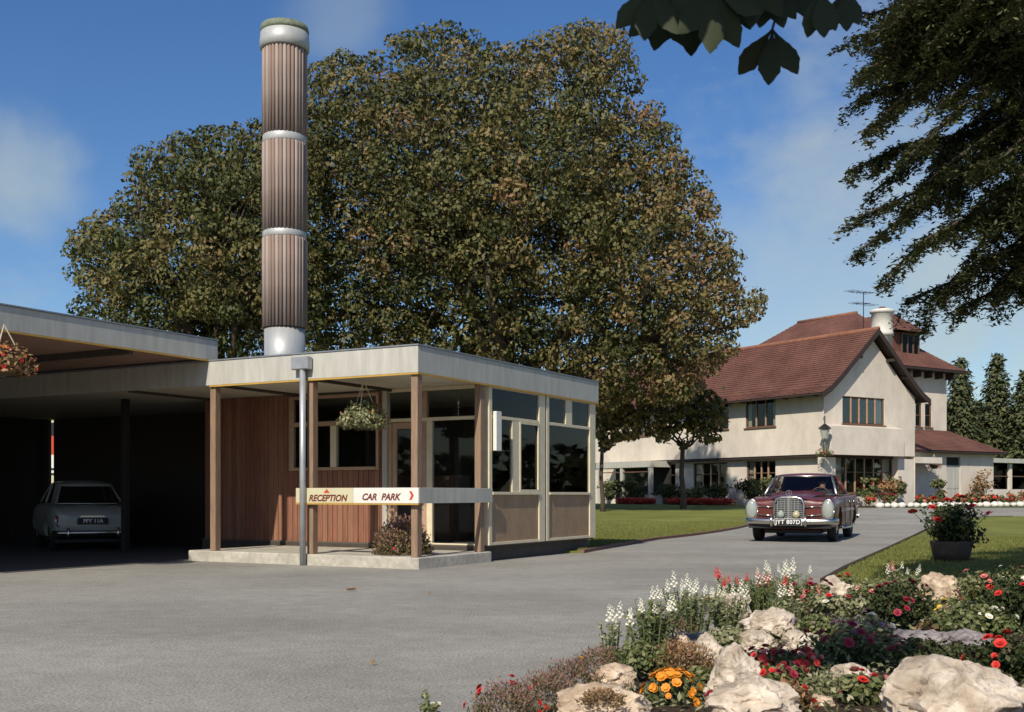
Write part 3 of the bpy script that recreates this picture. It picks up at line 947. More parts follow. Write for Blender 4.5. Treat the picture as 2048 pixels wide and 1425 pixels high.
# --- gable front: upper wall s = 0, jettied box at first floor level, lower wall s = .35
GWID = 5.9
APX, ZAP = 2.95, 7.75
hw = (T(1685), T(1769), ZH(849, 2, 0), ZH(794, 2, 0))
wall_face(wb, 'y', 0.0, 0.0, GWID, ZB, ZE, [hw], .12)
wb.add([(0, 0, ZE), (GWID, 0, ZE), (GWID - .9, 0, ZE + .62), (APX, 0, ZAP), (.9, 0, ZE + .62)], [(0, 1, 2, 3, 4)])
bh = (T(1672, .35), T(1786, .35), 1.0, 2.56)
wall_face(wb, 'y', 0.35, 0.35, GWID, ZG - .3, ZB - .003, [bh], .12)
wb.quad((0, 0, ZB), (GWID, 0, ZB), (GWID, .36, ZB), (0.36, .36, ZB))
wb.quad((GWID, 0, ZG - .3), (GWID, 9, ZG - .3), (GWID, 9, ZE), (GWID, 0, ZE))
wall = wb.build('wall', 'render_white', house, fix=False)
TB = T(1808, -.4)
bx_ = MB()
bx_.extrude([(0.02, -.003, ZB - .03), (0.02, -.40, ZB - .03), (0.02, -.40, 3.80), (0.02, -.003, 3.90)], (TB - .02, 0, 0))
bx_.build('jetty', 'render_white', house)
hb('jetty_beam', 'eaves_wood', (0.3, TB - .2, .0, .34, ZB - .12, ZB - .004), (.04, .34, .36, 13.5, ZB - .12, ZB - .004))
for h in up_holes:
    window('x', 0.0, h, 3, curt=((0, .12), (.88, 1)) if h is up_holes[0] else ())
for h, k, cu in zip(lo_holes, (4, 4, 3), (((.85, 1),), ((.8, 1), (0, .08)), ((.8, 1),))):
    window('x', 0.35, h, k, 1.92, curt=cu)
window('y', 0.0, hw, 5, curt=((.83, 1.0),))
window('y', 0.35, bh, 6, 1.92, curt=((0, .12), (.84, 1)))
# buttress-like splayed piers beside the big ground floor window
hb('pier', 'render_white', (T(1789, .2), GWID + .05, .02, .345, ZG - .3, ZB - .13))
hb('pier', 'render_white', (.02, T(1664, .2), .02, .345, ZG - .3, ZB - .13))
# --- roofs
def courses(prof, n_per_m=6.5, lip=.022):
    """turn a slope profile [(x, z)] from eave to ridge into stepped tile courses"""
    out = []
    for (x0, z0), (x1, z1) in zip(prof, prof[1:]):
        L_ = math.hypot(x1 - x0, z1 - z0)
        n = max(1, int(L_ * n_per_m))
        nx, nz = -(z1 - z0) / L_, (x1 - x0) / L_
        if nz < 0: nx, nz = -nx, -nz
        for i in range(n):
            f0, f1 = i / n, (i + 1) / n
            out.append((x0 + (x1 - x0) * f0 + nx * lip, z0 + (z1 - z0) * f0 + nz * lip))
            out.append((x0 + (x1 - x0) * f1, z0 + (z1 - z0) * f1))
    return out
EX, EZ = -.55, ZE - .12
half = [(EX, EZ), (EX + .55, EZ + .30), (EX + 1.15, EZ + .78), (APX, ZAP + .30)]
lft = courses(half)
rgt = [(2 * APX - x, z) for x, z in lft][::-1]
topl = lft + rgt
for y0, y1 in ((-.42, 26.4),):
    rb = MB()
    n = len(topl)
    for y in (y0, y1):
        rb.v += [(x, y, z) for x, z in topl]
    rb.f += [(i, i + 1, n + i + 1, n + i) for i in range(n - 1)]
    main_roof = rb.build('roof', 'roof_tile', house)
ub = MB()
und = [(x, z - .10) for x, z in half] + [(2 * APX - x, z - .10) for x, z in half[::-1]][1:]
n = len(und)
for y in (-.42, 26.4):
    ub.v += [(x, y, z) for x, z in und]
ub.f += [(i, i + 1, n + i + 1, n + i) for i in range(n - 1)]
ub.quad((EX, -.42, EZ - .10), (EX, 26.4, EZ - .10), (EX, 26.4, EZ), (EX, -.42, EZ))
ub.build('eaves', 'eaves_wood', main_roof)
bb = MB()                                                    # barge boards on the gable
outer = half + [(2 * APX - x, z) for x, z in half[::-1]][1:]
for y0, y1 in ((-.44, -.405),):
    for (xa, za), (xb, zb) in zip(outer, outer[1:]):
        bb.extrude([(xa, y0, za + .03), (xb, y0, zb + .03), (xb, y0, zb - .24), (xa, y0, za - .24)], (0, y1 - y0, 0))
bb.build('barge_board', 'eaves_wood', main_roof)
for x, z in ((.95, 6.15), (1.9, 6.85), (4.0, 6.85), (4.95, 6.15)):
    hb('bracket', 'eaves_wood', (x - .06, x + .06, -.40, -.003, z - .12, z), parent=main_roof)
MB().tube([(APX, -.42, ZAP + .31), (APX, 26.4, ZAP + .31)], .10, 8).build('ridge', 'ridge_tile', main_roof, True)
for i in range(30):                                          # rafter ends under the long eave
    y = .3 + i * .85
    hb('rafter_end', 'eaves_wood', (-.50, -.003, y, y + .07, EZ - .17 + .08, EZ + .07), parent=main_roof)
hb('rainwater_gutter', 'eaves_wood', (EX - .09, EX - .002, -.40, 26.4, EZ - .09, EZ - .01), parent=main_roof)

# --- three storey block behind
BS0, BT0, BT1, BS1 = 3.5, 5.4, 13.0, 13.0
ZBE = 7.15
b2 = MB()
nw = []
for x0, x1 in ((1831, 1843.5), (1850, 1863.5)):
    nw.append((T(x0, BS0), T(x1, BS0), ZH(855, 11.5, BS0), ZH(808, 11.5, BS0)))
wall_face(b2, 'y', BS0, BT0, BT1, ZG - .3, ZBE + .1, nw, .12)
b2.quad((BT1, BS0, ZG - .3), (BT1, BS1, ZG - .3), (BT1, BS1, ZBE + .1), (BT1, BS0, ZBE + .1))
b2.quad((BT0, BS0, ZE), (BT0, BS1, ZE), (BT0, BS1, ZBE + .1), (BT0, BS0, ZBE + .1))
b2.build('wall', 'render_white', house, fix=False)
for h in nw:
    window('y', BS0, h, 1, (h[2] + h[3]) / 2, mat='window_wood', curt=((0, 1),))
RT, RZ, RS0, RS1 = 9.2, 10.15, 6.0, 9.9
ov = .75
def hip(b, x0, x1, y0, y1, ze, rx, ry0, ry1, rz, n=26, flick=.18, lip=.02):
    """hipped roof in stepped courses: rings from the eaves rectangle up to the ridge, eaves slightly flattened"""
    prev = None
    for i in range(n + 1):
        for pss in (0, 1):
            f = min(1, (i + pss) / n)
            g = f ** 1.12
            xa, xb = x0 + (rx - x0) * f, x1 + (rx - x1) * f
            ya, yb = y0 + (ry0 - y0) * f, y1 + (ry1 - y1) * f
            z = ze + (rz - ze) * g + (lip if pss == 0 else 0)
            k = len(b.v)
            b.v += [(xa, ya, z), (xb, ya, z), (xb, yb, z), (xa, yb, z)]
            if prev is not None:
                for j in range(4):
                    b.f.append((prev + j, prev + (j + 1) % 4, k + (j + 1) % 4, k + j))
            prev = k
            if f >= 1:
                return
hbm = MB()
hip(hbm, BT0 - ov, BT1 + ov, BS0 - ov, BS1 + ov, ZBE, RT, RS0, RS1, RZ)
hiproof = hbm.build('roof', 'roof_tile', house)
MB().box(BT0 - ov + .02, BT1 + ov - .02, BS0 - ov + .02, BS1 + ov - .02, ZBE - .10, ZBE - .003).build('eaves', 'eaves_wood', hiproof)
MB().tube([(RT, RS0, RZ), (RT, RS1, RZ)], .10, 8).build('ridge', 'ridge_tile', hiproof, True)
for i in range(9):
    hb('bracket', 'eaves_wood', (6.1 + i * .85, 6.17 + i * .85, BS0 - .45, BS0 - .004, ZBE - .42, ZBE - .104), parent=hiproof)
# dormer
dt0, dt1 = T(1804, 3.7), T(1840, 3.7)
ds0 = 3.72
dz0, dz1 = 7.45, 8.95
dorm = MB().box(dt0 - .62, dt1 + .08, ds0 + .06, ds0 + 3.2, dz0 - .3, dz1).build('dormer', 'roof_tile', house)
hb('dormer_frame', 'window_wood', (dt0, dt1, ds0, ds0 + .058, dz0, dz0 + .09), (dt0, dt1, ds0, ds0 + .058, dz1 - .09, dz1), *[(dt0 + (dt1 - dt0 - .09) * k / 3, dt0 + (dt1 - dt0 - .09) * k / 3 + .09, ds0 + .002, ds0 + .056, dz0 + .091, dz1 - .091) for k in range(4)], parent=dorm)
for k in range(3):
    x = dt0 + .09 + (dt1 - dt0 - .09) * k / 3
    hb('pane', 'glass', (x + .002, x + (dt1 - dt0 - .09) / 3 - .092, ds0 + .03, ds0 + .035, dz0 + .092, dz1 - .092), parent=dorm)
hb('dormer_room', 'interior_dark', (dt0 + .02, dt1 - .02, ds0 + .045, ds0 + .057, dz0 + .092, dz1 - .092), parent=dorm)
hb('curtain', 'curtain', (dt1 - .38, dt1 - .12, ds0 + .038, ds0 + .043, dz0 + .1, dz1 - .1), parent=dorm)
d2 = MB()
hip(d2, dt0 - .9, dt1 + .45, ds0 - .4, ds0 + 3.4, dz1 + .002, (dt0 + dt1) / 2 - .2, ds0 + .9, ds0 + 2.6, 10.05, n=10)
d2.build('dormer_roof', 'roof_tile', dorm)
# white round chimney
cs_ = 1.6
cp = Vector((T(1764, cs_), cs_, 0))
zc1, zc2, zc3 = ZH(613, 4, cs_), ZH(666, 4, cs_), ZH(780, 4, cs_)
chim = MB().lathe([(.44, 5.4), (.44, zc2 - .02), (.52, zc2), (.50, zc2 + .12), (.48, zc2 + .2), (.47, zc1 - .18), (.54, zc1 - .16), (.54, zc1 - .04), (.44, zc1)], 22, (cp.x, cp.y, 0)).build('chimney', 'brick_chimney', house, True)
MB().lathe([(.16, zc1 - .01), (.14, zc1 + .12)], 12, (cp.x, cp.y, 0)).build('chimney_pot', 'roof_tile', chim, True)
# aerial
ap = Vector((T(1727, 3.0), 3.0, 0))
az = ZH(572, 3, 3)
aer = MB().tube([(ap.x, ap.y, 7.6), (ap.x, ap.y, az)], .022, 6).build('aerial', 'metal_dark', house)
for k, zz in ((0, az - .02), (1, az - .55)):
    MB().tube([(ap.x - 1.1 + .3 * k, ap.y, zz - .06), (ap.x + .7 - .2 * k, ap.y, zz + .08)], .014, 5).build('boom', 'metal_dark', aer)
    for j in range(6):
        x = ap.x - 1.0 + .3 * k + j * .28
        MB().tube([(x, ap.y - .32, zz), (x, ap.y + .32, zz + .02)], .010, 4).build('element', 'metal_dark', aer)
# --- single storey annex on the right
AS0 = 1.5
AT0, AT1 = GWID + .02, T(1987, AS0)
ZAE = 3.02
a2 = MB()
dr = (T(1893, AS0), T(1921, AS0), ZG - .1, 2.75)
wall_face(a2, 'y', AS0, AT0, AT1, ZG - .4, ZAE + .1, [dr], .14)
a2.quad((AT1, AS0, ZG - .4), (AT1, AS0 + 4.5, ZG - .4), (AT1, AS0 + 4.5, ZAE + .1), (AT1, AS0, ZAE + .1))
a2.quad((AT0, .35, ZG - .4), (AT0, AS0, ZG - .4), (AT0, AS0, ZAE), (AT0, .35, ZAE))
a2.build('wall', 'render_white', house, fix=False)
ad = hb('annex_door', 'white_paint', (dr[0] + .002, dr[1] - .002, AS0 + .05, AS0 + .12, ZG - .1, 2.28))
for z0, z1 in ((.55, 1.12), (1.25, 2.15)):
    for k in (0, 1):
        w = (dr[1] - dr[0]) / 2
        hb('door_panel', 'white_paint', (dr[0] + .08 + k * (w - .02), dr[0] + w - .06 + k * (w - .02), AS0 + .035, AS0 + .049, z0, z1), parent=ad)
hb('fanlight', 'interior_dark', (dr[0] + .002, dr[1] - .002, AS0 + .10, AS0 + .12, 2.36, 2.74), parent=ad)
hb('fanlight_rail', 'white_paint', (dr[0] + .002, dr[1] - .002, AS0 + .04, AS0 + .12, 2.284, 2.355), parent=ad)
ar = MB()
zt_ = ZH(858, 9, BS0)
n = 14
pv = None
for i in range(n + 1):
    for ps in (0, 1):
        f = min(1, (i + ps) / n)
        y = (AS0 - .45) + (BS0 - .004 - AS0 + .45) * f
        xr_ = (AT1 + .45) + (T(1898, BS0) - AT1 - .45) * f
        xl_ = (AT0 - .25) + (.5) * f
        z = ZAE + (zt_ - ZAE) * f + (.02 if ps == 0 else 0)
        k = len(ar.v)
        ar.v += [(xl_, y, z), (xr_, y, z), (xr_, BS0 + 3 - 1.5 * f, z)]
        if pv is not None:
            ar.f += [(pv, pv + 1, k + 1, k), (pv + 1, pv + 2, k + 2, k + 1)]
        pv = k
annex_roof = ar.build('annex_roof', 'roof_tile', house)
hb('eaves', 'eaves_wood', (AT0 - .2, AT1 + .40, AS0 - .42, AS0 + .02, ZAE - .09, ZAE - .004), parent=annex_roof)
# door hood with its canopy beside the gable
hb('door_hood', 'render_white', (AT0 + .05, T(1864, AS0 - .6), AS0 - 1.15, AS0 - .004, ZH(928, 7, AS0), ZH(916, 7, AS0)))
hb('seat', 'window_wood', (T(1800, .9), T(1826, .9), .8, 1.1, .82, .88))
# --- glazed porch on the long front (left end, seen past the kiosk)
pt0 = -1.0
ps0, ps1 = S(1301, pt0), S(1192, pt0)
zp = 2.52
porch = hb('porch_roof', 'white_paint', (pt0, .345, ps0, ps1, zp - .22, zp + .08))
for s_ in (ps0 + .02, S(1241, pt0) - .12, ps1 - .3):
    hb('porch_post', 'white_paint', (pt0 + .03, pt0 + .2, s_, s_ + .2, ZG - .2, zp - .222), parent=porch)
hb('porch_rail', 'window_wood', (pt0 + .06, pt0 + .14, ps0 + .23, ps1 - .32, 2.05, 2.10), (pt0 + .06, pt0 + .14, ps0 + .23, ps1 - .32, 1.0, 1.06), parent=porch)
hb('pane', 'glass', (pt0 + .10, pt0 + .105, ps0 + .23, S(1241, pt0) - .125, 1.062, 2.048), parent=porch)
hb('porch_wall', 'interior_dark', (.30, .345, ps0, ps1, ZG - .2, zp - .224), parent=porch)
hb('planter_wall', 'render_white', (pt0 - .1, pt0 + .02, ps0 - .9, ps0 + .9, ZG - .2, .95), parent=porch)

# lantern on the corner of the house
lan = empty('wall_lantern', HC + HQ * (-.02) + HP * (-.02), HR, 'old iron lantern on a bracket at the corner of the white house', 'lantern')
lz = ZH(880, 0, 0)
MB().tube([(0, 0, lz + .9), (-.35, -.35, lz + .95), (-.42, -.42, lz + .62)], .03, 6).build('bracket', 'metal_dark', lan)
MB().lathe([(.05, lz + .62), (.26, lz + .45), (.27, lz + .42), (.22, lz + .41)], 8, (-.42, -.42, 0)).build('hood', 'metal_dark', lan)
MB().lathe([(.20, lz + .40), (.13, lz + .02), (.05, lz - .03)], 6, (-.42, -.42, 0)).build('lamp_glass', 'lamp_glass', lan)

# low flat building at the right edge
lb = empty('low_building', HC + HQ * 14.6 + HP * 5.0, HR, 'low flat roofed white building at the far right edge', 'building')
def lbx(name, mat, *bxs):
    b = MB()
    for q in bxs: b.box(*q)
    return b.build(name, mat, lb)
z9 = 2.95
lbx('roof', 'white_paint', (0, 9, 0, 5, z9 - .24, z9))
lbx('wall', 'render_white', (0.1, 9, .25, .33, 0, 1.25), (.1, 9, 4.6, 4.7, 0, z9 - .25))
for k in range(5):
    lbx('post', 'render_white', (.1 + k * 2.1, .35 + k * 2.1, .24, .40, 1.252, z9 - .242))
    lbx('window_bar', 'window_wood', (.36 + k * 2.1, 2.19 + k * 2.1, .30, .36, 1.95, 2.0))
    lbx('pane', 'glass', (.36 + k * 2.1, 2.19 + k * 2.1, .36, .365, 1.26, z9 - .243))
lbx('room', 'interior_dark', (.4, 9, 2.2, 2.3, .1, z9 - .26))

# ================================================================== CARS
def sym_loft(stations):
    """stations: list of (y, [(x, z) ...]) half sections from bottom centre to top centre -> closed mirrored hull"""
    b = MB()
    n = len(stations[0][1])
    ring = 2 * n - 2
    for y, pts in stations:
        full = list(pts) + [(-x, z) for x, z in pts[-2:0:-1]]
        b.v += [(x, y, z) for x, z in full]
    for i in range(len(stations) - 1):
        for j in range(ring):
            a, c = i * ring + j, i * ring + (j + 1) % ring
            b.f.append((a, c, c + ring, a + ring))
    b.f.append(tuple(range(ring)))
    b.f.append(tuple(range((len(stations) - 1) * ring, len(stations) * ring))[::-1])
    return b
def car_body(name, stations, arches, mat, parent, rw=.40, level=2):
    me = sym_loft(stations).mesh(name, mat, True)
    me = bake(me, [('SUBSURF', dict(levels=level, render_levels=level))], name)
    for y, z, x0, r in arches:
        for sg in (1, -1):
            cut = MB().lathe([(r, -.3), (r, .3)], 28, (0, 0, 0), 'x').mesh('cut', None)
            co = bpy.data.objects.new('cut', cut)
            COL.objects.link(co)
            co.location = (sg * x0, y, z)
            bpy.context.view_layer.update()
            me = bake(me, [('BOOLEAN', dict(object=co, operation='DIFFERENCE', solver='EXACT'))], name)
            bpy.data.objects.remove(co, do_unlink=True)
    if not me.materials:
        me.materials.append(M(mat))
    o = obj(name, me, parent)
    me.polygons.foreach_set('use_smooth', [True] * len(me.polygons))
    me.set_sharp_from_angle(angle=math.radians(40))
    return o
def sec(w, zb, zbelt, zin, zc, wt=.93, tum=.98):
    return [(0, zb), (.75 * w, zb), (.95 * w, zb + .05), (w, zb + .20), (w, zbelt - .24), (tum * w, zbelt - .08), (wt * w, zbelt), (.80 * w, zbelt - .015 if zin > zbelt - .05 else zin + .02), (.55 * w, zin), (0, zc)]
def wheel(parent, x, y, r, w, sg, cap='chrome', rot=0.0):
    t = empty('wheel', (x, y, r))
    t.parent = parent
    t.rotation_euler = (0, 0, rot)
    MB().lathe([(r * .62, -w / 2), (r * .93, -w / 2), (r, -w * .32), (r, w * .32), (r * .93, w / 2), (r * .62, w / 2)], 28, (0, 0, 0), 'x', cap=False).build('tyre', 'tyre', t, True)
    MB().lathe([(r * .63, sg * w * .30), (r * .55, sg * w * .42), (r * .42, sg * w * .33), (r * .40, sg * w * .36), (r * .30, sg * w * .52), (r * .02, sg * w * .56)], 24, (0, 0, 0), 'x').build('rim', cap, t, True)
    return t
def patch(p00, p10, p01, p11, bulge, nu=8, nv=4, bdir=(0, -1, 0)):
    a, b_, c, d = map(Vector, (p00, p10, p01, p11))
    bd = Vector(bdir)
    return MB().grid(lambda u, v: (a * (1 - u) + b_ * u) * (1 - v) + (c * (1 - u) + d * u) * v + bd * bulge * (4 * u * (1 - u)), nu, nv)

# ---- maroon saloon on the drive (local: y = 0 at the nose, +y to the tail, x to the right of the picture)
CX = Vector((.384, .923, 0)).normalized()
car_ang = math.atan2(-CX.x, CX.y)
nose = G(1578, 22.25)
sal = empty('saloon_car', (nose.x, nose.y, 0.002), car_ang, 'maroon four door saloon car with chrome grille driving towards the camera', 'car')
st = []
for y, w, zb, zbelt, zin, zc in [(.03, .78, .34, .80, .82, .86), (.10, .86, .28, .85, .86, .895), (.35, .89, .24, .885, .89, .925), (1.0, .895, .22, .905, .905, .955), (1.62, .895, .21, .925, .93, .965),
                                 (2.5, .90, .21, .93, .93, .94), (3.4, .90, .21, .93, .93, .94), (3.85, .895, .22, .945, .90, .93), (4.40, .885, .25, .985, .82, .85), (4.68, .86, .30, .985, .77, .79), (4.76, .80, .36, .90, .70, .72)]:
    st.append((y, sec(w, zb, zbelt, zin, zc)))
RW = .325
body = car_body('body', st, [(.86, RW, .98, .385), (3.60, RW, .98, .385)], 'maroon_paint', sal)
for y, ro in ((.86, .0), (3.60, 0)):
    for sg in (1, -1):
        wheel(sal, sg * .74, y, RW, .17, sg, 'chrome_dull', ro)
# roof and glasshouse
zr = 1.375
rf = MB()
rst = []
for y, w, ze_, zc_ in [(1.98, .56, 1.335, 1.375), (2.05, .585, 1.345, 1.395), (2.3, .60, 1.35, 1.415), (2.75, .605, 1.35, 1.42), (3.15, .59, 1.345, 1.405), (3.32, .56, 1.325, 1.37)]:
    rst.append((y, [(0, ze_ - .005), (w * .9, ze_ - .01), (w, ze_), (w * .985, ze_ + .022), (w * .8, zc_ - .018), (.4 * w, zc_ - .004), (0, zc_)]))
me = bake(sym_loft(rst).mesh('roof', 'maroon_paint', True), [('SUBSURF', dict(levels=2, render_levels=2))], 'roof')
obj('roof', me, sal)
for sg in (1, -1):
    MB().tube([(sg * .735, 1.50, .945), (sg * .66, 1.76, 1.16), (sg * .575, 2.02, 1.345)], [.028, .026, .024], 8).build('pillar', 'chrome_dull', sal, True)
    MB().tube([(sg * .80, 2.62, .93), (sg * .70, 2.64, 1.16), (sg * .60, 2.66, 1.35)], .022, 8).build('pillar', 'maroon_paint', sal, True)
    cp_ = MB()
    cp_.extrude([(sg * .76, 3.30, .93), (sg * .75, 3.86, .93), (sg * .57, 3.34, 1.345), (sg * .59, 3.10, 1.35)], (-sg * .03, 0, 0)).build('pillar', 'maroon_paint', sal)
    g = MB()
    g.quad((sg * .79, 1.62, .94), (sg * .79, 2.60, .935), (sg * .605, 2.63, 1.335), (sg * .60, 2.06, 1.335)).build('side_window', 'car_glass', sal, fix=False)
    MB().quad((sg * .79, 2.66, .935), (sg * .775, 3.32, .935), (sg * .60, 3.12, 1.335), (sg * .605, 2.68, 1.335)).build('side_window', 'car_glass', sal, fix=False)
    MB().tube([(sg * .80, 1.55, .938), (sg * .81, 2.6, .938), (sg * .79, 3.55, .938)], .012, 6).build('waist_trim', 'chrome', sal, True)
    MB().tube([(sg * .905, .95, .62), (sg * .912, 2.2, .63), (sg * .908, 3.4, .63)], .013, 6).build('side_trim', 'chrome', sal, True)
    MB().tube([(sg * .885, 1.32, .27), (sg * .905, 2.2, .26), (sg * .89, 3.12, .27)], .022, 6).build('sill_trim', 'chrome', sal, True)
    for y in (2.42, 3.28):
        MB().tube([(sg * .905, y - .09, .80), (sg * .935, y - .06, .805), (sg * .935, y + .06, .805), (sg * .905, y + .09, .80)], .012, 6).build('door_handle', 'chrome', sal, True)
    for y in (1.58, 2.63, 3.42):
        MB().tube([(sg * .903, y, .28), (sg * .906, y, .6), (sg * .892, y, .86)], .006, 4).build('door_gap', 'black_trim', sal)
patch((-.735, 1.50, .955), (.735, 1.50, .955), (-.575, 1.99, 1.335), (.575, 1.99, 1.335), .16, 12, 6).build('windscreen', 'car_glass', sal, True)
MB().tube([(-.735 + 1.47 * i / 14, 1.50 - .16 * 4 * (i / 14) * (1 - i / 14), .952) for i in range(15)], .015, 6).build('windscreen_trim', 'chrome', sal, True)
MB().tube([(-.575 + 1.15 * i / 14, 1.985 - .16 * 4 * (i / 14) * (1 - i / 14), 1.34) for i in range(15)], .016, 6).build('windscreen_trim', 'chrome', sal, True)
patch((-.75, 3.82, .935), (.75, 3.82, .935), (-.565, 3.32, 1.335), (.565, 3.32, 1.335), .15, 10, 4, (0, 1, 0)).build('rear_window', 'car_glass', sal, True)
# bonnet: raised centre leading to the grille
bo = MB().grid(lambda u, v: ((u - .5) * (.70 + .45 * v), .03 + 1.38 * v - .10 * (1 - (2 * u - 1) ** 2) * v, .885 + .085 * v + .055 * (1 - abs(2 * u - 1) ** 3) - .045 * (1 - v) ** 6), 14, 12)
bo.build('bonnet', 'maroon_paint', sal, True)
# grille
gw, gz0, gz1 = .285, .36, .89
shape = [(-gw, gz0), (gw, gz0), (gw, gz1 - .12), (gw * .86, gz1 - .03), (gw * .5, gz1), (-gw * .5, gz1), (-gw * .86, gz1 - .03), (-gw, gz1 - .12)]
gri = MB().extrude([(x, -.01, z) for x, z in shape], (0, .10, 0)).build('grille', 'black_trim', sal)
sh2 = shape + [shape[0]]
MB().tube([(x, -.025, z) for x, z in sh2], .028, 8).build('grille_surround', 'chrome', gri, True)
for i in range(13):
    z = gz0 + .04 + i * .037
    w_ = gw - .02 if z < gz1 - .13 else gw * .8
    MB().box(-w_, w_, -.024, -.012, z, z + .013).build('grille_bar', 'chrome_dull', gri)
for i in range(7):
    x = -gw + .066 * (i + 1)
    MB().box(x - .005, x + .005, -.028, -.0245, gz0 + .02, gz1 - .03).build('grille_bar', 'chrome_dull', gri)
MB().box(-.02, .02, -.05, -.03, gz0, gz1 - .02).build('grille_spine', 'chrome', gri)
# three pointed star standing on the grille
star = MB()
for k in range(3):
    a = math.pi / 2 + k * 2 * math.pi / 3
    c_, s_ = math.cos(a), math.sin(a)
    zt_ = gz1 + .085
    star.add([(c_ * .05, -.02, zt_ + s_ * .05), (math.cos(a + 1.05) * .011, -.026, zt_ + math.sin(a + 1.05) * .011), (0, -.03, zt_), (math.cos(a - 1.05) * .011, -.026, zt_ + math.sin(a - 1.05) * .011)], [(0, 1, 2), (0, 2, 3)])
star.build('star_emblem', 'chrome', gri)
MB().tube([(math.cos(t * .3307) * .055, -.02, gz1 + .085 + math.sin(t * .3307) * .055) for t in range(20)], .006, 5).build('emblem_ring', 'chrome', gri)
MB().tube([(0, -.02, gz1), (0, -.02, gz1 + .035)], .008, 5).build('emblem_stem', 'chrome', gri)
for sg in (1, -1):                                            # tall headlamp units
    hl = empty('headlamp', (sg * .74, .045, .645)); hl.parent = sal
    MB().lathe([(.001, -.060), (.085, -.045), (.112, -.012), (.115, .05)], 24, (0, 0, 0), 'y').build('lens', 'lamp_glass', hl, True).scale = (1, 1, 1.72)
    b_ = MB().tube([(math.cos(t * math.pi / 10) * .118, 0, math.sin(t * math.pi / 10) * .203) for t in range(21)], .016, 6).build('rim', 'chrome', hl, True)
    MB().tube([(sg * .29, -.005, .53), (sg * .60, .03, .54)], .014, 6).build('air_vent', 'chrome', sal, True)
    MB().tube([(sg * .29, -.005, .70), (sg * .60, .035, .71)], .012, 6).build('air_vent', 'chrome', sal, True)
    MB().lathe([(.001, -.05), (.06, -.035), (.075, 0), (.06, .03)], 18, (sg * .15, -.075, .55), 'y').build('spot_lamp', 'fog_yellow' if sg > 0 else 'lamp_glass', sal, True)
    MB().tube([(sg * .33, -.07, .33), (sg * .33, -.10, .36), (sg * .33, -.10, .47), (sg * .33, -.06, .50)], .028, 8).build('overrider', 'chrome', sal, True)
def bumper(y0, rad, z0, h, wid, back, name, sgn, parent, mat='chrome'):
    b = MB()
    n = 24
    sec_ = [(-.035, z0), (-.065, z0 + h * .25), (-.072, z0 + h * .6), (-.05, z0 + h), (.0, z0 + h), (.0, z0)]
    k = len(sec_)
    for i in range(n + 1):
        u = i / n * 2 - 1
        x = u * wid
        yy = y0 + sgn * (rad * u * u + (back * max(0, (abs(u) - .88) / .12) ** 2))
        for dy, z in sec_:
            b.v.append((x, yy + sgn * dy, z))
    for i in range(n):
        for j in range(k):
            b.f.append((i * k + j, i * k + (j + 1) % k, (i + 1) * k + (j + 1) % k, (i + 1) * k + j))
    b.f.append(tuple(range(k)))
    b.f.append(tuple(range(n * k, n * k + k)))
    return b.build(name, mat, parent, True)
bumper(-.05, .10, .36, .115, .92, .30, 'bumper', 1, sal)
bumper(4.80, .10, .40, .11, .90, .25, 'bumper', -1, sal)
MB().box(-.80, .80, .02, .10, .28, .355).build('valance', 'black_trim', sal)
MB().box(-.55, .55, .35, 4.5, .17, .24).build('underbody', 'black_trim', sal)
pl = MB().bevbox(-.255, .255, -.155, -.135, .345, .465, b=.004).build('number_plate', 'plate_black', sal)
MB().box(-.262, .262, -.1349, -.128, .338, .472).build('plate_rim', 'plate_silver', pl)
text('JYT 807D', pl, 'plate_silver', .112, (0, -.157, .405), (math.pi / 2, 0, 0), 0, .003, 'CENTER', space=1.08)
# seats, wheel
for sg in (1, -1):
    MB().bevbox(sg * .36 - .28, sg * .36 + .28, 2.35, 2.50, .5, 1.02, b=.05).build('seat', 'seat_leather', sal, True)
MB().bevbox(-.66, .66, 3.2, 3.38, .5, 1.0, b=.05).build('rear_seat', 'seat_leather', sal, True)
MB().bevbox(-.70, .70, 1.60, 1.74, .80, .955, b=.03).build('dashboard', 'black_trim', sal, True)
MB().tube([(.36 + math.cos(t * math.pi / 10) * .19, 1.93 - math.sin(t * math.pi / 10) * .06, .93 + math.sin(t * math.pi / 10) * .17) for t in range(21)], .013, 6).build('steering_wheel', 'seat_leather', sal, True)

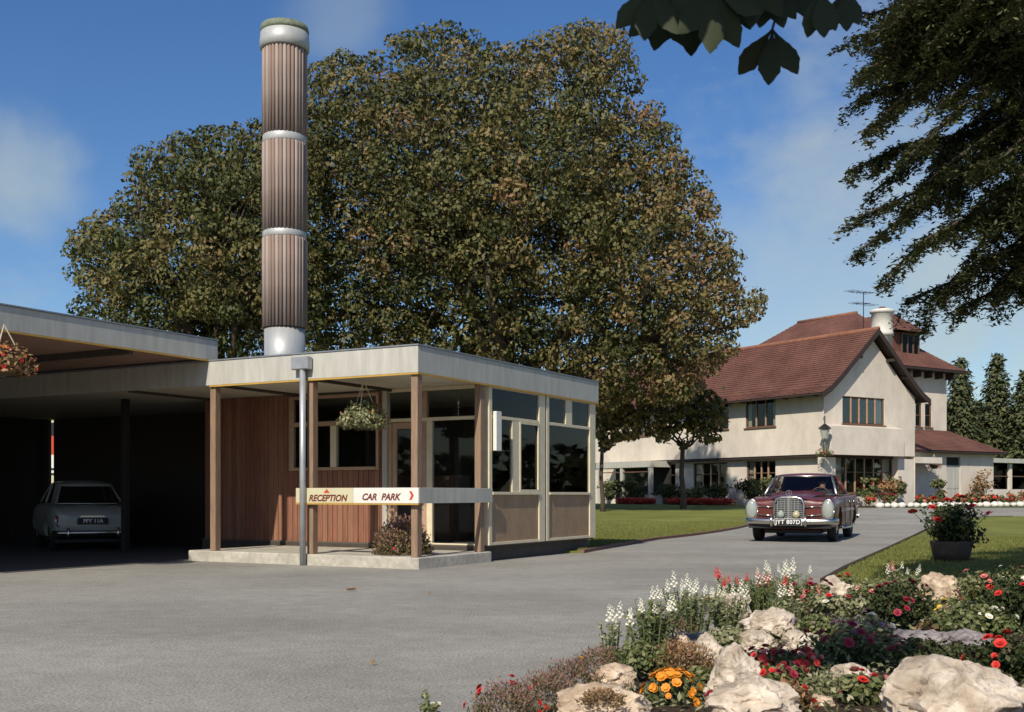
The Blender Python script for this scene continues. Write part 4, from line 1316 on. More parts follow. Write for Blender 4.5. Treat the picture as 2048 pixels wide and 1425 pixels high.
# driver: one continuous skinned body, seated, hands on the wheel
def person(parent_loc, rz, label, mats, scale=1.0):
    J = [(0, 0, 0), (0, .02, .18), (0, .04, .36), (0, .03, .47), (0, .02, .53), (0, .0, .60), (0, -.005, .69),       # pelvis..head
         (.17, .03, .44), (.24, -.10, .26), (.16, -.33, .27), (-.17, .03, .44), (-.24, -.10, .26), (-.16, -.33, .27),
         (.10, -.05, 0), (.13, -.42, .07), (.13, -.60, -.22), (-.10, -.05, 0), (-.13, -.42, .07), (-.13, -.60, -.22)]
    E = [(0, 1), (1, 2), (2, 3), (3, 4), (4, 5), (5, 6), (2, 7), (7, 8), (8, 9), (2, 10), (10, 11), (11, 12), (0, 13), (13, 14), (14, 15), (0, 16), (16, 17), (17, 18)]
    R = [.15, .14, .15, .07, .055, .085, .082, .07, .05, .038, .07, .05, .038, .09, .07, .05, .09, .07, .05]
    me = bpy.data.meshes.new('person')
    me.from_pydata(J, E, [])
    t = bpy.data.objects.new('tmp', me)
    COL.objects.link(t)
    m = t.modifiers.new('s', 'SKIN')
    t.modifiers.new('u', 'SUBSURF').levels = 2
    t.modifiers['u'].render_levels = 2
    for v, r in zip(me.skin_vertices[0].data, R):
        v.radius = (r, r * .85)
    me.skin_vertices[0].data[0].use_root = True
    dg = bpy.context.evaluated_depsgraph_get()
    dg.update()
    r = bpy.data.meshes.new_from_object(t.evaluated_get(dg))
    bpy.data.objects.remove(t, do_unlink=True)
    r.materials.clear()
    for q in mats: r.materials.append(M(q))
    for p in r.polygons:
        c = p.center
        p.use_smooth = True
        hand = c.y < -.28 and c.z > .2
        p.material_index = 1 if (c.z > .52 or hand) else 0
    o = obj('person', r)
    o.location = parent_loc
    o.rotation_euler = (0, 0, rz)
    tag(o, label, 'person')
    hr = MB().lathe([(.001, .805), (.06, .795), (.092, .75), (.098, .69), (.085, .63)], 16, (0, .022, 0)).build('hair', mats[2], o, True)
    MB().lathe([(.001, -.018), (.012, -.012), (.014, .0)], 8, (0, -.085, .655), 'y').build('nose', mats[1], o, True)
    for sg in (1, -1):
        MB().lathe([(.001, -.006), (.011, -.002), (.012, .004)], 8, (sg * .03, -.082, .685), 'y').build('eye', mats[2], o)
        MB().lathe([(.001, -.008), (.022, -.003), (.02, .01)], 8, (sg * .085, .01, .665), 'x').build('ear', mats[1], o)
        for k in range(4):
            MB().tube([(sg * (.175 - k * .018), -.335, .255 + k * .012), (sg * (.172 - k * .018), -.36, .285 + k * .012), (sg * (.165 - k * .018), -.345, .305 + k * .012)], [.011, .01, .008], 6).build('finger', mats[1], o, True)
        MB().tube([(sg * .125, -.32, .265), (sg * .105, -.335, .285), (sg * .10, -.35, .30)], [.012, .011, .009], 6).build('thumb', mats[1], o, True)
    return o
dl = sal.matrix_basis @ Vector((.36, 2.28, .56))
person(sal.location + Matrix.Rotation(car_ang, 3, 'Z') @ Vector((.36, 2.26, .57)), car_ang, 'dark haired driver in a dark jacket at the wheel of the maroon car', ('jacket', 'skin', 'hair_dark'))

# ---- small grey saloon parked nose-in under the carport (local: y = 0 at the TAIL, +y to the nose)
gt = G(186, 18.7)
gc_ang = math.radians(29)
gc = empty('grey_car', (gt.x, gt.y, .009), gc_ang, 'small grey saloon parked nose-in in the dark carport', 'car', scale=.89)
st = []
for y, w, zb, zbelt, zin, zc in [(.03, .62, .36, .66, .64, .66), (.09, .68, .30, .78, .74, .77), (.30, .72, .24, .86, .84, .87), (.75, .74, .22, .90, .90, .93), (1.1, .745, .2, .90, .90, .93), (2.0, .745, .2, .90, .90, .92), (2.6, .74, .2, .89, .90, .94), (3.2, .72, .24, .84, .84, .88), (3.52, .66, .28, .74, .76, .80), (3.6, .58, .36, .66, .66, .70)]:
    st.append((y, sec(w, zb, zbelt, zin, zc, .9, .97)))
car_body('body', st, [(.72, .29, .84, .34), (2.85, .29, .84, .34)], 'grey_paint', gc)
for y in (.72, 2.85):
    for sg in (1, -1):
        wheel(gc, sg * .60, y, .29, .14, sg, 'chrome_dull')
rst = []
for y, w, ze_, zc_ in [(.82, .47, 1.20, 1.25), (.95, .50, 1.24, 1.31), (1.3, .52, 1.27, 1.345), (1.8, .52, 1.27, 1.35), (2.1, .49, 1.24, 1.31)]:
    rst.append((y, [(0, ze_ - .01), (w * .9, ze_ - .01), (w, ze_), (w * .97, ze_ + .03), (w * .75, zc_ - .02), (.4 * w, zc_ - .005), (0, zc_)]))
obj('roof', bake(sym_loft(rst).mesh('roof', 'grey_paint', True), [('SUBSURF', dict(levels=2, render_levels=2))], 'roof'), gc)
for sg in (1, -1):
    MB().extrude([(sg * .62, .42, .88), (sg * .63, .86, .90), (sg * .52, 1.10, 1.27), (sg * .48, .86, 1.22)], (-sg * .04, 0, 0)).build('pillar', 'grey_paint', gc)
    MB().tube([(sg * .64, 1.55, .90), (sg * .52, 1.55, 1.27)], .022, 6).build('pillar', 'grey_paint', gc)
    MB().tube([(sg * .62, 2.50, .92), (sg * .48, 2.08, 1.25)], .024, 6).build('pillar', 'grey_paint', gc)
    MB().quad((sg * .63, .88, .90), (sg * .64, 1.52, .90), (sg * .52, 1.52, 1.27), (sg * .52, 1.10, 1.27)).build('side_window', 'car_glass', gc, fix=False)
    MB().quad((sg * .64, 1.58, .90), (sg * .63, 2.46, .91), (sg * .49, 2.06, 1.25), (sg * .52, 1.58, 1.27)).build('side_window', 'car_glass', gc, fix=False)
    tl = MB().lathe([(.001, -.02), (.035, -.012), (.042, .05)], 14, (0, 0, 0), 'y').build('tail_lamp', 'tail_red', gc, True)
    tl.location = (sg * .60, .075, .58); tl.scale = (1, 1, 2.1)
    MB().tube([(sg * .575, .05, .47), (sg * .62, .04, .47), (sg * .64, .045, .56), (sg * .64, .05, .69)], .012, 6).build('lamp_trim', 'chrome', gc, True)
    MB().tube([(sg * .44, -.07, .25), (sg * .44, -.10, .29), (sg * .44, -.10, .38), (sg * .44, -.06, .43)], .028, 8).build('overrider', 'chrome', gc, True)
patch((-.58, .44, .885), (.58, .44, .885), (-.45, .84, 1.22), (.45, .84, 1.22), .05, 8, 4).build('rear_window', 'car_glass', gc, True)
MB().tube([(-.58 + 1.16 * i / 10, .435 - .05 * 4 * (i / 10) * (1 - i / 10), .885) for i in range(11)], .012, 6).build('window_trim', 'chrome', gc, True)
patch((-.60, 2.55, .93), (.60, 2.55, .93), (-.47, 2.10, 1.24), (.47, 2.10, 1.24), .05, 8, 4, (0, 1, 0)).build('windscreen', 'car_glass', gc, True)
bumper(-.04, .08, .30, .085, .68, .22, 'bumper', 1, gc)
pg = MB().bevbox(-.27, .27, -.022, .0, .50, .62, b=.004).build('number_plate', 'plate_black', gc)
text('PFY 11A', pg, 'plate_silver', .10, (0, -.024, .56), (math.pi / 2, 0, 0), 0, .003, 'CENTER')
MB().box(-.22, .22, .015, .03, .635, .66).build('boot_handle', 'chrome', gc)
MB().bevbox(-.60, .60, 1.2, 1.34, .4, .92, b=.04).build('rear_seat', 'seat_leather', gc, True)
MB().box(-.66, .66, .1, 3.4, .16, .22).build('underbody', 'black_trim', gc)

# ================================================================== TREES
from mathutils import noise as NOISE
def inside(poly, x, y):
    c = False
    n = len(poly)
    for i in range(n):
        x0, y0 = poly[i]; x1, y1 = poly[(i + 1) % n]
        if (y0 > y) != (y1 > y) and x < (x1 - x0) * (y - y0) / (y1 - y0) + x0:
            c = not c
    return c
def edge_dist(poly, x, y):
    d = 1e9
    n = len(poly)
    for i in range(n):
        x0, y0 = poly[i]; x1, y1 = poly[(i + 1) % n]
        dx, dy = x1 - x0, y1 - y0
        t = max(0, min(1, ((x - x0) * dx + (y - y0) * dy) / (dx * dx + dy * dy + 1e-9)))
        d = min(d, math.hypot(x - x0 - t * dx, y - y0 - t * dy))
    return d
def limb(a, b, sag, k=5):
    a, b = Vector(a), Vector(b)
    return [a.lerp(b, i / k) + Vector((random.uniform(-.15, .15), random.uniform(-.15, .15), sag * 4 * (i / k) * (1 - i / k))) for i in range(k + 1)]
def crown_tree(name, label, outline_px, Y0, trunk_px, fork_z, nblob, per, leaf, mat, depth=2.0, maxd=5.0, trunk_r=.45, rb=(.55, 1.15), group=None, hollow=.65, warm=None, shrink=1.0, gaps=0.0, sep=.66, fill=0):
    """Broad tree: clumps of leaves spread through the crown's volume, limbs running from the fork to the clumps."""
    cx_ = sum(p[0] for p in outline_px) / len(outline_px)
    poly = [((cx_ + (x - cx_) * shrink - 1024) * Y0 / F, CZ + (HOR - y) * shrink * Y0 / F) for x, y in outline_px]
    bx = (trunk_px - 1024) * Y0 / F
    root = empty(name, (bx, Y0, H(Y0)), 0, label, 'tree', group)
    xs = [p[0] for p in poly]; zs = [p[1] for p in poly]
    blobs = []
    tries = 0
    while len(blobs) < nblob and tries < nblob * 60:
        tries += 1
        x, z = random.uniform(min(xs), max(xs)), random.uniform(min(zs), max(zs))
        if not inside(poly, x, z): continue
        d = edge_dist(poly, x, z)
        if gaps and NOISE.noise(Vector((x * .42, 3.7, z * .55))) > gaps: continue      # open places where the sky shows
        r = random.uniform(*rb)
        if d < r * .75:
            r = d / .75
            if r < rb[0] * .55: continue
        half = min(maxd, depth * math.sqrt(d))
        f = random.uniform(hollow, 1.0)
        y = -half * f if random.random() < .62 else half * f * random.random()
        # keep clumps apart so that dark gaps stay between them
        if any((x - q[0]) ** 2 + (y - q[1]) ** 2 + (z - q[2]) ** 2 < (sep * (r + q[3])) ** 2 for q in blobs):
            continue
        blobs.append((x, y, z, r))
    pos, nrm, tint = [], [], []
    for x, y, z, r in blobs:
        n = int(per * (r / rb[1]) ** 2) + 12
        p, q = shell((x - bx, y, z - H(Y0)), (r * 1.12, r * 1.12, r * .8), n, .5, .35)
        keep = (q[:, 2] > -.55) | (RNG.uniform(0, 1, n) < .45)
        pos.append(p[keep]); nrm.append(q[keep])
        base = RNG.uniform(.1, .62) if warm is None else np.clip(warm(x, z) + RNG.normal(0, .17), .02, .9)
        tint.append(np.clip(base + RNG.normal(0, .2, keep.sum()), 0, 1))
    k = 0
    while k < fill:                                       # sparse leaves on inner twigs, shade of the outer clumps put into their tint
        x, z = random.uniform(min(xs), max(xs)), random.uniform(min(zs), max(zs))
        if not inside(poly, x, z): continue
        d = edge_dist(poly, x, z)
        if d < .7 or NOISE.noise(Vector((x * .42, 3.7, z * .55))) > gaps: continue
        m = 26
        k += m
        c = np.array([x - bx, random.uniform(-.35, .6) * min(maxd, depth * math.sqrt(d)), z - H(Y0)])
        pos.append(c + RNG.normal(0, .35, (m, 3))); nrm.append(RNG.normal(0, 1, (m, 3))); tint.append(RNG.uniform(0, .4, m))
    pos, nrm, tint = map(np.concatenate, (pos, nrm, tint))
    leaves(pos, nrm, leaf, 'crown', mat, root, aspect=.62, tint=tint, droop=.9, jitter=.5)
    t = MB()
    fz = fork_z
    fork = Vector((0, 0, fz))
    t.tube([(0, 0, -.2), (.02, 0, .4), (-.05, .05, fz * .5), (0, 0, fz)], [trunk_r * 1.5, trunk_r * 1.05, trunk_r * .9, trunk_r * .8], 12)
    hubs = random.sample(blobs, min(12, len(blobs)))
    hp = []
    for x, y, z, r in hubs:
        e = Vector(((x - bx) * .6, y * .6, fz + (z - H(Y0) - fz) * .6))
        t.tube(limb(fork - Vector((0, 0, .3)), e, -.25 + random.random() * .3), [trunk_r * .55, trunk_r * .45, trunk_r * .36, trunk_r * .3, trunk_r * .25, trunk_r * .2], 7)
        hp.append(e)
    for x, y, z, r in random.sample(blobs, min(150, len(blobs))):
        c = Vector((x - bx, y, z - H(Y0)))
        h = min(hp, key=lambda e: (e - c).length)
        if (h - c).length < 7:
            t.tube(limb(h, c, random.uniform(-.3, .3), 4), [trunk_r * .17, trunk_r * .13, trunk_r * .10, trunk_r * .07, .015], 5)
    t.build('trunk', 'bark', root, True)
    return root
MAIN = [(600, 640), (585, 420), (560, 330), (545, 200), (590, 150), (640, 105), (700, 78), (760, 68), (800, 50), (880, 36), (960, 55), (1005, 78), (1080, 62), (1165, 28), (1232, 42), (1272, 90), (1292, 155), (1340, 225), (1366, 300), (1420, 362), (1446, 430),
        (1478, 510), (1494, 575), (1538, 572), (1536, 635), (1478, 652), (1482, 700), (1440, 735), (1400, 790), (1330, 815), (1270, 800), (1215, 830), (1160, 770), (1000, 735), (820, 720), (640, 715)]
LEFT = [(660, 725), (660, 270), (600, 235), (520, 228), (470, 240), (405, 246), (370, 255), (330, 278), (275, 315), (262, 345), (272, 390), (240, 408), (195, 418), (158, 452), (138, 490), (146, 540), (165, 580), (160, 625), (200, 660), (300, 690), (440, 730)]
crown_tree('broadleaf_tree', 'huge spreading broadleaf tree filling the sky behind the kiosk', MAIN, 38.0, 1010, 4.2, 900, 520, .155, 'lf_tree', depth=1.8, maxd=5.5, trunk_r=.6, rb=(.4, 1.0), shrink=.97, gaps=.42, sep=.68, fill=26000,
           warm=lambda x, z: .30 + .28 * sstep((x - 1) / 7))
crown_tree('broadleaf_tree', 'lower rounded broadleaf tree left of the ribbed flue', LEFT, 36.0, 420, 3.4, 420, 520, .15, 'lf_tree2', depth=1.7, maxd=4.2, trunk_r=.42, rb=(.4, .95), shrink=.97, gaps=.46, sep=.68, fill=10000,
           warm=lambda x, z: .30)
SMALL = [(1275, 805), (1300, 775), (1350, 762), (1400, 768), (1440, 790), (1456, 830), (1440, 870), (1425, 905), (1400, 880), (1370, 858), (1340, 872), (1320, 893), (1290, 868), (1268, 840)]
YT = 42.0
crown_tree('young_tree', 'slim young tree with a bare thin trunk on the lawn before the house', SMALL, YT, 1366, 2.6, 70, 170, .19, 'lf_tree', depth=.9, maxd=1.2, trunk_r=.10, rb=(.3, .55), warm=lambda x, z: .4)
DROOP = [(1195, 800), (1225, 790), (1265, 810), (1290, 855), (1275, 880), (1235, 885), (1205, 905), (1192, 870)]
crown_tree('young_tree', 'small leafy tree half hidden by the right end of the kiosk', DROOP, 40.0, 1205, 2.5, 46, 150, .19, 'lf_tree', depth=.8, maxd=1.0, trunk_r=.08, rb=(.3, .5), warm=lambda x, z: .45)

# conifers beyond the house
def conifer(label, px, Y, top_py, wid):
    zt_ = CZ + (HOR - top_py) * Y / F
    root = empty('conifer', ((px - 1024) * Y / F, Y, .4), 0, label, 'tree', 'conifers beyond the house')
    Ht = zt_ - .4
    MB().tube([(0, 0, -.2), (0, 0, Ht * .95)], [.22, .03], 8).build('trunk', 'bark', root)
    pos, nrm, dr = [], [], []
    lay = 30
    for i in range(lay):
        f = i / lay
        z = Ht * (.04 + .95 * f)
        R_ = wid * (1 - f) ** .8 + .12
        nb = max(7, int(20 * (1 - f) + 6))
        for j in range(nb):
            a = 2 * math.pi * (j + random.random()) / nb
            rr = R_ * random.uniform(.75, 1.08)
            n = int(16 + 26 * (1 - f))
            k = RNG.uniform(.35, 1, n)[:, None]
            d = np.array([math.cos(a), math.sin(a), -.30])
            p = np.array([0, 0, z]) + d * k * rr + RNG.normal(0, .13, (n, 3))
            pos.append(p); nrm.append(np.tile(np.array([math.cos(a) * .5, math.sin(a) * .5, .9]), (n, 1))); dr.append(np.tile(d, (n, 1)))
    pos, nrm, dr = map(np.concatenate, (pos, nrm, dr))
    leaves(pos, nrm, .30, 'crown', 'lf_conifer', root, aspect=.5, dirs=dr + RNG.normal(0, .4, dr.shape), jitter=.4)
conifer('pointed conifer standing just right of the white house', 1921, 70, 712, 2.2)
conifer('tallest pointed conifer, second from the white house', 1994, 72, 703, 2.6)
conifer('conifer at the right picture edge behind the low building', 2052, 70, 735, 2.4)
conifer('lower conifer filling the gap between the two tall ones', 1958, 75, 800, 2.2)
conifer('low dark conifer right behind the annex roof', 1896, 74, 800, 2.0)

# far woodland closing the view all round
wp, wq = [], []
for i in range(150):
    a = 2 * math.pi * i / 150 + random.uniform(-.02, .02)
    r = random.uniform(170, 220)
    p, q = shell((r * math.sin(a), r * math.cos(a), 3), (9, 9, random.uniform(5, 9)), 170, .7, .3)
    wp.append(p); wq.append(q)
tag(leaves(np.concatenate(wp), np.concatenate(wq), 2.6, 'woodland', 'lf_dark', aspect=.8), 'distant belt of woodland round the grounds', 'woodland', kind='stuff')

# cedar whose boughs hang in from the right
ct = empty('cedar_tree', (5.6, 8.9, 0), 0, 'dark cedar with drooping boughs hanging in at the top right', 'tree')
cb = MB()
cb.tube([(0, 0, -.1), (.05, 0, 2), (.0, .05, 5), (0, 0, 10)], [.42, .34, .27, .08], 12)
sp_pos, sp_nrm, sp_dir, sp_t = [], [], [], []
def spray(pts, dens, width, tl):
    """flat feathery sprays of needles along a bough"""
    pts = [Vector(p) for p in pts]
    L_ = sum((b - a).length for a, b in zip(pts, pts[1:]))
    n = int(L_ * dens)
    for i in range(n):
        f = (i + random.random()) / n
        g = f * (len(pts) - 1)
        k = min(int(g), len(pts) - 2)
        p = pts[k].lerp(pts[k + 1], g - k)
        d = (pts[k + 1] - pts[k]).normalized()
        side = d.cross(Vector((0, 0, 1))).normalized() * random.choice((-1, 1))
        tw = (d * random.uniform(.4, 1.0) + side * random.uniform(.2, 1.0) + Vector((0, 0, random.uniform(-.75, -.1)))).normalized()
        ln = tl * random.uniform(.5, 1.15) * (1.1 - .55 * f)
        m = 72
        q = RNG.uniform(0, 1, m)[:, None]
        base = np.array(p) + np.array(tw) * ln * q + np.array((0, 0, -.10)) * (q ** 2) * ln
        base += RNG.normal(0, width, (m, 3)) * np.array([1, 1, .55])
        sp_pos.append(base)
        sp_dir.append(np.tile(np.array(tw), (m, 1)) + RNG.normal(0, .35, (m, 3)))
        nn = np.tile(np.array((0, 0, 1.0)) - np.array(tw) * .3, (m, 1))
        sp_nrm.append(nn)
        sp_t.append(np.clip(.25 + .35 * f + RNG.normal(0, .15, m), 0, 1))  # paler towards the tips: sunlight on them put into the tint
def bough(px, py, Y, zroot, dens=21, width=.028, tl=.40, rad=.03, arch=.35):
    e = P(px, py, Y) - Vector((5.6, 8.9, 0))
    a = Vector((random.uniform(-.1, .1), random.uniform(-.1, .1), zroot))
    k = 7
    pts = []
    for i in range(k + 1):
        f = i / k
        p = a.lerp(e, f)
        p.z += arch * math.sin(math.pi * f) * (1 - .3 * f)
        p += Vector((random.uniform(-.08, .08), random.uniform(-.14, .14), random.uniform(-.10, .10))) * (1 if 0 < i < k else 0)
        pts.append(p)
    cb.tube(pts, [rad * (1 - .85 * i / k) + .004 for i in range(k + 1)], 6)
    spray(pts[2:], dens, width, tl)
    for j in range(8):                                   # drooping side branches
        f = random.uniform(.35, .9)
        i = int(f * k)
        s0 = pts[i]
        s1 = s0 + Vector((random.uniform(-.28, .12), random.uniform(-.5, .5), random.uniform(-.42, -.12)))
        q = [s0, s0.lerp(s1, .5) + Vector((0, 0, .05)), s1]
        cb.tube(q, [rad * .3, rad * .2, .004], 5)
        spray(q, dens * .9, width, tl * .75)
for px, py, Y, zr_ in [(1704, 75, 8.8, 5.6), (1735, 30, 9.6, 5.4), (1712, 150, 8.6, 5.2), (1708, 205, 9.2, 4.9), (1735, 262, 8.7, 4.7), (1702, 340, 9.0, 4.5), (1745, 385, 9.5, 4.3), (1706, 440, 8.6, 4.1), (1722, 500, 9.1, 3.9), (1768, 560, 8.8, 3.7),
                       (1815, 600, 9.3, 3.4), (1880, 595, 8.7, 3.25), (1925, 612, 9.0, 3.1), (1850, 480, 8.4, 3.9), (1930, 530, 9.5, 3.5), (1820, 310, 8.3, 4.6), (1880, 210, 8.5, 5.1), (1860, 90, 8.3, 5.6), (1960, 330, 8.2, 4.5), (1800, 20, 8.4, 6.0), (1920, 20, 8.8, 6.2),
                       (1990, 160, 8.6, 5.2), (1880, 400, 9.4, 4.2), (1990, 430, 8.6, 3.9), (2010, 555, 9.2, 3.2), (1790, 150, 9.2, 5.2), (1960, 70, 8.3, 5.7), (1840, -60, 9.0, 6.6), (1950, -120, 8.6, 7.0), (1740, -80, 9.2, 6.8)]:
    bough(px, py, Y, zr_, arch=random.uniform(.1, .6))
for px, py, Y, zr_ in [(1770, 60, 8.7, 5.6), (1850, 40, 8.6, 5.7), (1940, 60, 8.9, 5.9), (1810, 110, 9.1, 5.4), (1900, 130, 8.8, 5.4), (2000, 100, 8.7, 5.5), (1760, 110, 8.9, 5.4), (2030, 30, 8.8, 5.9), (1900, 40, 9.2, 6.0), (1980, 120, 9.2, 5.6), (1860, 150, 9.3, 5.3), (1790, 40, 9.0, 5.9), (2040, 180, 8.7, 5.0), (2040, 330, 8.9, 4.3), (2045, 470, 8.8, 3.7)]:
    bough(px, py, Y, zr_, dens=44, width=.06, tl=.5)
for k in range(26):                                       # the rest of the crown, above and beyond the frame
    a = random.uniform(0, 2 * math.pi)
    z = random.uniform(4.5, 9)
    R_ = (10 - z) * .45 + .4
    e = Vector((math.cos(a) * R_, math.sin(a) * R_, z - .5))
    if e.x < -1.2 and z < 6.5: continue
    pts = [Vector((0, 0, z)), Vector((e.x * .5, e.y * .5, z + .1)), e]
    cb.tube(pts, [.05, .03, .006], 6)
    spray(pts, 16, .05, .6)
pos, nrm, dr, tt = map(np.concatenate, (sp_pos, sp_nrm, sp_dir, sp_t))
leaves(pos, nrm, .048, 'crown', 'lf_cedar', ct, aspect=.42, dirs=dr, tint=tt, jitter=.45)
cb.build('trunk', 'bark', ct, True)

# horse chestnut bough over the camera: big hanging palmate leaves
hc = empty('chestnut_tree', (3.9, 2.6, 0), 0, 'chestnut bough with large dark hanging leaves at the top edge', 'tree')
hb_ = MB()
hb_.tube([(0, 0, -.1), (.03, 0, 1.5), (0, .03, 3.2), (-.1, .1, 5)], [.26, .2, .17, .1], 10)
def chest_leaf(tip, size, spread=1.0, n=5, tilt=0.0, out=None):
    """palmate leaf of n drooping leaflets hanging from point tip"""
    out = out or MB()
    c = Vector(tip)
    for i in range(n):
        a = (i - (n - 1) / 2) * .80 * spread + tilt
        ln = size * (1 - .10 * abs(i - (n - 1) / 2))
        d = Vector((math.sin(a), .25 * math.cos(i * 2.1), -math.cos(a))).normalized()
        s = d.cross(Vector((0, 1, 0))).normalized()
        m = 12
        k = len(out.v)
        for j in range(m + 1):
            f = j / m
            w = ln * .185 * (1 + .10 * (j % 2)) * (math.sin(math.pi * min(1, f ** 1.6 * 1.0)) if f < 1 else 0) + .002
            if f > .75: w *= .92
            p = c + d * ln * f + Vector((0, 0, -.04 * ln * f * f))
            out.v += [tuple(p - s * w + Vector((0, .12 * w, 0))), tuple(p), tuple(p + s * w + Vector((0, .12 * w, 0)))]
        for j in range(m):
            q = k + 3 * j
            out.f += [(q, q + 1, q + 4, q + 3), (q + 1, q + 2, q + 5, q + 4)]
    return out
off = Vector((3.9, 2.6, 0))
YC = 3.2
lf = [(1545, 58, .21, 3, .72, -.1), (1330, 0, .20, 4, .8, .1), (1380, -10, .23, 5, .7, 0), (1430, -18, .22, 5, .75, -.1), (1300, -25, .20, 4, .8, .2), (1470, -25, .17, 4, .8, 0), (1540, -40, .19, 4, .6, .0), (1640, -20, .17, 3, .35, .05), (1690, -25, .16, 3, .4, 0), (1585, -55, .2, 4, .8, 0), (1360, -60, .24, 5, .8, 0), (1420, -75, .24, 5, .8, 0), (1500, -80, .24, 5, .8, 0)]
for i, (px, py, sz, n, spd, tl_) in enumerate(lf):
    tip = P(px, py, YC + random.uniform(-.12, .12)) - off
    sz *= .8
    chest_leaf(tip, sz, spd, n, tl_).build('leaf', 'lf_chestnut', hc, True, fix=False)
    q = tip + Vector((random.uniform(.0, .12), random.uniform(-.1, .1), .30 if i else .34))
    hb_.tube([tip, tip.lerp(q, .5) + Vector((.02, 0, .02)), q], [.004, .004, .005], 5)
top = P(1300, -170, YC) - off
hb_.tube([(0, 0, 3.6), (-1.2, .5, 3.75), (-2.2, 1.1, 3.55), P(1560, -140, YC) - off, top], [.07, .05, .035, .022, .008], 7)
for k in range(52):                                       # unseen leaves added above the frame to shade the bough
    tip = P(random.choice((random.uniform(1290, 1720), random.uniform(1490, 1610))), random.uniform(-60, 120), YC) + Vector((0, 0, .12)) + Vector((-.43, -1.135, 1)) * random.uniform(.42, .8) - off
    chest_leaf(tip, random.uniform(.2, .27), .85, 5, random.uniform(-.3, .3)).build('leaf', 'lf_chestnut', hc, True, fix=False)
    q = Vector((random.uniform(-2.6, -2.0), random.uniform(.8, 1.3), 3.6))
    hb_.tube([tip, tip.lerp(q, .25) + Vector((0, 0, .1))], [.004, .006], 4)
hb_.build('trunk', 'bark', hc, True)

# ================================================================== ROCKERY
def bed_h(x, y):
    """gentle mound of the rockery bed above the drive"""
    return max(0.0, .06 * sstep((edge_dist(BED, x, y)) / .8)) if inside(BED, x, y) else 0.0
BED = [(-.30, 4.2), (.05, 4.9), (.42, 5.55), (.85, 6.35), (1.35, 7.6), (1.9, 9.0), (2.75, 10.5), (3.35, 11.7), (4.6, 11.9), (6.6, 12.0), (7.0, 8), (6.6, 3.0), (2.5, 2.6), (.3, 3.2)]
bm_ = bmesh.new()
nx_, ny_ = 60, 70
grid_ = {}
for i in range(nx_ + 1):
    for j in range(ny_ + 1):
        x, y = -.5 + 7.6 * i / nx_, 2.5 + 9.6 * j / ny_
        grid_[i, j] = bm_.verts.new((x, y, bed_h(x, y) + RNG.uniform(-.008, .008) - (0.0 if inside(BED, x, y) else .08) + .0))
for i in range(nx_):
    for j in range(ny_):
        bm_.faces.new((grid_[i, j], grid_[i + 1, j], grid_[i + 1, j + 1], grid_[i, j + 1]))
me = bpy.data.meshes.new('flower_bed')
bm_.to_mesh(me); bm_.free()
me.materials.append(M('soil'))
me.polygons.foreach_set('use_smooth', [True] * len(me.polygons))
bedo = obj('flower_bed', me)
bedo.location.z = .012
tag(bedo, kind='structure')

def rock(label, px, py, wpx, hpx, Y, mat='limestone', seed=0, peak=0.0, depth=.8):
    """weathered boulder: a lump cut by random planes then roughened; (px, py) is its middle"""
    rs = random.Random(seed + 100)
    Y = F * (CZ - .05) / (py + hpx * .5 - HOR)          # its foot rests on the bed
    sc = Y / F
    w, h = wpx * sc, hpx * sc
    c = P(px, py, Y)
    bm = bmesh.new()
    bmesh.ops.create_icosphere(bm, subdivisions=5, radius=1.0)
    cuts = []
    for k in range(16):
        d = Vector((rs.gauss(0, 1), rs.gauss(0, 1), rs.gauss(.15, .8))).normalized()
        cuts.append((d, rs.uniform(.58, .95)))
    from mathutils import noise as NZ
    for v in bm.verts:
        p = v.co.copy()
        for d, lim in cuts:
            t = p.dot(d)
            if t > lim: p -= d * (t - lim) * .92
        nz = NZ.noise(p * 2.1 + Vector((seed, 0, 0))) * .20 + NZ.noise(p * 5.2 + Vector((0, seed, 0))) * .11 + NZ.noise(p * 12 + Vector((0, seed, 3))) * .05 + NZ.noise(p * 26 + Vector((seed, 2, 3))) * .022
        p += p.normalized() * nz
        if peak: p.z += peak * max(0, 1 - (p.x + .15) ** 2 * 3) * max(0, p.z)
        v.co = p
    xs = [v.co.x for v in bm.verts]; zs = [v.co.z for v in bm.verts]
    sx, sz = w / (max(xs) - min(xs)), (h * 1.25) / (max(zs) - min(zs))
    for v in bm.verts:
        v.co = Vector((v.co.x * sx, v.co.y * sx * depth, (v.co.z - max(zs)) * sz + h / 2))
    me = bpy.data.meshes.new('boulder')
    bm.to_mesh(me); bm.free()
    me.materials.append(M(mat))
    me.polygons.foreach_set('use_smooth', [True] * len(me.polygons))
    me.set_sharp_from_angle(angle=math.radians(28))
    o = obj('boulder', me)
    o.location = c
    o.rotation_euler = (0, 0, rs.uniform(-.3, .3))
    return tag(o, label, 'boulder', 'limestone boulders of the rockery')
rock('broad pale boulder at the back of the rockery beside the drive', 1664, 1186, 132, 70, 9.8, seed=1)
rock('tall tan-stained boulder at the lawn side of the rockery', 1880, 1187, 120, 86, 9.4, 'limestone_tan', 2, depth=.7)
rock('grey white boulder behind the white snapdragons', 1462, 1212, 84, 58, 9.0, seed=3)
rock('pale boulder with a rusty plant growing on it, mid rockery', 1542, 1244, 112, 58, 8.2, seed=4)
rock('low white boulder left of the seam in mid rockery', 1515, 1284, 84, 48, 7.3, seed=5)
rock('low white boulder right of the seam in mid rockery', 1602, 1284, 92, 52, 7.3, seed=6)
rock('upright white boulder left of the peaked rock', 1412, 1300, 76, 74, 7.0, seed=7)
rock('small buff stone peeping out left of the upright boulder', 1356, 1281, 56, 34, 7.2, 'limestone_tan', 8)
rock('tall white rock with a sharp peak, front of the rockery', 1472, 1345, 118, 120, 6.1, seed=9, peak=.45)
